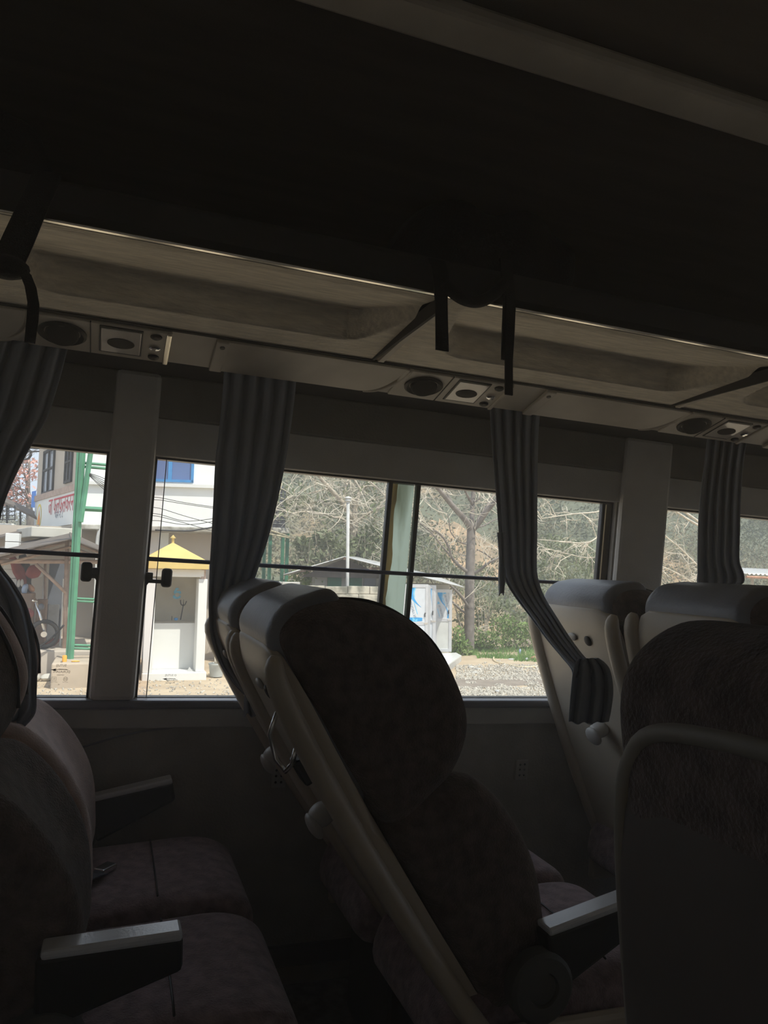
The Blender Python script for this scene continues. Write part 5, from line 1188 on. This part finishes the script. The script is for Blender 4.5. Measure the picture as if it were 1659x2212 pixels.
def metal_door(label, xl, xr, yt, ym, yb, bl, br, up, lo, flip=False):
    """door spanning pixel columns xl..xr, left edge at depth bl, right edge at depth br"""
    L = op(xl, yb, bl); R = op(xr, yb, br); L.z = R.z = hp + .02; zt_ = (op(xl, yt, bl).z + op(xr, yt, br).z) / 2; zm = op((xl + xr) / 2, ym, (bl + br) / 2).z
    t = thing('metal_door', label, 'door', (L.x, L.y, hp), True)
    wd_ = (R - L).length; f = .085
    def bxx(s0, s1, h0, h1, n0, n1): mb = MB(); return wbox(mb, L, R, s0, s1, h0 - L.z, h1 - L.z, n0, n1)
    fr_ = MB()
    for a, c, d, e in ((0, f, L.z, zt_), (wd_ - f, wd_, L.z, zt_), (f, wd_ - f, zt_ - f, zt_), (f, wd_ - f, zm - f / 2, zm + f / 2), (f, wd_ - f, L.z, L.z + f)):
        q = bxx(a, c, d, e, -.02, .02); fr_.add(q.v, q.f)
    fo = obj('door_frame', fr_, 'alu', t, bev=.004)
    up_ = obj('upper_panel', bxx(f, wd_ - f, zm + f / 2, zt_ - f, -.008, .006), 'film_white', t)
    lo_ = obj('lower_panel', bxx(f, wd_ - f, L.z + f, zm - f / 2, -.008, .006), lo, t)
    u, n = wall_axes(L, R)
    def dp(s, h, q=.010): return L + u * (f + s * (wd_ - 2 * f)) + V((0, 0, h - L.z)) + n * q
    H0, H1 = zm + f / 2, zt_ - f
    def sw_(pts, ma, par): mb = MB(); pts = dense(pts, 4); mb.add([dp(min(1, max(0, s)), lerp(H0, H1, min(1, max(0, k)))) for s, k in pts], [tuple(range(len(pts)))]); obj('print', mb, ma, par, fixn=False)
    if up:
        k = up
        arc = [(.02 + .0, 1.0), (.40, 1.0), (.36, .85), (.42, .70), (.58, .55), (.80, .42), (.60, .50), (.36, .62), (.16, .78)]
        sw_([(s * k, h) for s, h in arc], 'film_blue', up_); sw_([(.44 * k, 1.0), (.50 * k, 1.0), (.43 * k, .84), (.47 * k, .72), (.42 * k, .74), (.38 * k, .86)], 'film_light', up_)
        if up == 1 and not flip: sw_([(.72, .44), (.80, .42), (.97, .22), (.98, .02), (.86, .02), (.90, .2)], 'film_blue', up_)
        if flip: sw_([(.0, .02), (.80, .02), (.84, .06), (.80, .12), (.0, .12)], 'film_blue', up_)
        def word(s, h, sz, ang, par, hh=None):
            c = L + u * (f + s * (wd_ - 2 * f)) + V((0, 0, (hh if hh else lerp(H0, H1, h)) - L.z)) + n * .011
            ux = (u * cos(ang) + V((0, 0, 1)) * sin(ang)); uy = (-u * sin(ang) + V((0, 0, 1)) * cos(ang))
            tx = placed(textmesh('SKYBOND', sz), c, ux, uy); obj('print_word', tx, 'grey_print', par, fixn=False)
            tm = MB(); q = c - ux * sz * 2.7; tm.add([q - uy * sz * .6, q + uy * sz * .6, q - ux * sz * 1.1], [(0, 1, 2)]); obj('print_mark', tm, 'film_light', par, fixn=False)
            q = c + uy * sz * -.95; tm = MB(); tm.add([q - ux * sz * 1.6 - uy * sz * .1, q + ux * sz * 1.7 - uy * sz * .1, q + ux * sz * 1.7 + uy * sz * .08, q - ux * sz * 1.6 + uy * sz * .08], [(0, 1, 2, 3)]); obj('print_line', tm, 'film_light', par, fixn=False)
        if up == 1:
            if flip: word(.36, .36, .098, radians(110), up_); word(.62, 0, .098, radians(-65), lo_, (L.z + zm) / 2 + .22)
            else: word(.80, .66, .075, radians(-75), up_); word(.32, .27, .075, radians(-72), up_)
    hb2 = MB(); c = dp(.97, zm + .16, .03); hb2.tube([c, c + V((0, 0, .10)), c + V((0, 0, .10)) + n * .03], .012, 6); obj('handle', hb2, 'iron_dark', t, smooth=True)
    b = bxx(wd_ - .12, wd_ - .01, zm - .02, zm + .02, .02, .035); obj('bolt', b, 'chrome', t)
    return t
metal_door('left metal door with big blue film print, half hidden by the window bar', 868, 922, 1262, 1347, 1440, DB - .25, DB - .1, 1, 'film_white', True)
metal_door('narrow middle metal door between the two printed ones', 921, 940, 1264, 1342, 1422, DB + .05, DB + .0, .9, 'film_white')
metal_door('right metal door with blue film print above and bare steel below', 936, 975, 1273, 1339, 1414, DB + .55, DB + .45, 1, 'door_steel')
b = MB(); A, B = op(852, 1250, DB + .75), op(972, 1262, DB + .75); b.bx(A.x, B.x, DB + .75, DB + 1.6, 0, B.z); tag(obj('toilet_block', b, 'grey_plaster', out=True, bev=.02), 'grey cubicle block behind the metal doors', 'building')

# ---- far right: tin roof and bamboo tips
tr2 = thing('tin_roof', 'corrugated tin roof edge at the far right window', 'roof', op(1650, 1250, 21), True)
def fn(u, v): p = lerp(op(1612, 1240, 21), op(1760, 1246, 21), u) + V((0, 1.8 * v, .25 * v)); return p + V((0, 0, .025 * sin(u * 2 * pi * 16)))
b = MB().grid(fn, 96, 4); obj('roof_sheet', b, 'zinc_roof', tr2, smooth=True, solid=.01)
b = MB(); b.tube([op(1612, 1246, 21.05), op(1760, 1252, 21.05)], .05, 6); obj('eave_beam', b, 'roof_red', tr2)
for x in (1625, 1740): b = MB(); P = op(x, 1260, 21.4); b.tube([V((P.x, P.y, 0)), op(x, 1248, 21.4)], .05, 6); obj('roof_post', b, 'bark_pale', tr2)
P = op(1640, 1330, 19.5); t = thing('tall_grass', 'clump of tall straw-coloured stems below the tin roof', 'grass', (P.x, P.y, 0), True)
b = MB(); rr = random.Random(13)
for _ in range(46):
    q = V((P.x + rr.uniform(-.35, .35), P.y + rr.uniform(-.3, .3), 0)); e = op(rr.uniform(1595, 1680), rr.uniform(1255, 1300), 19.5); b.tube([q, lerp(q, e, .6) + V((0, 0, .15)), e], [.012, .010, .004], 4, cap=False)
obj('stems', b, 'bamboo', t, fixn=False, kind='stuff')

# =================================================================== AIR
def haze(name, corners, dens, col, g):
    m = bpy.data.materials.new(name); m.use_nodes = True; nt = m.node_tree; nt.nodes.clear()
    o = nd(nt, 'ShaderNodeOutputMaterial'); v = nd(nt, 'ShaderNodeVolumeScatter'); v.inputs['Color'].default_value = (*col, 1); v.inputs['Density'].default_value = dens; v.inputs['Anisotropy'].default_value = g
    nt.links.new(v.outputs[0], o.inputs['Volume']); MATS[name] = m
haze('glare_haze', 0, .05, (.96, .93, .88), .35)  # haze added to the cabin, standing in for lens glare around the windows
haze('valley_air', 0, .0045, (.9, .95, 1), .2)
b = MB(); b.hexa([(X0 + .01, YL + .01, .01), (X1 - .01, YL + .01, .01), (X1 - .01, wy(.01) - .005, .01), (X0 + .01, wy(.01) - .005, .01)], [(X0 + .01, YL + .01, 2.02), (X1 - .01, YL + .01, 2.02), (X1 - .01, wy(2.02) - .005, 2.02), (X0 + .01, wy(2.02) - .005, 2.02)])
struct('glare_veil', b, 'glare_haze')
b = MB().bx(-60, 110, 10, 124, -.2, 60); struct('haze_outside', b, 'valley_air', out=True)
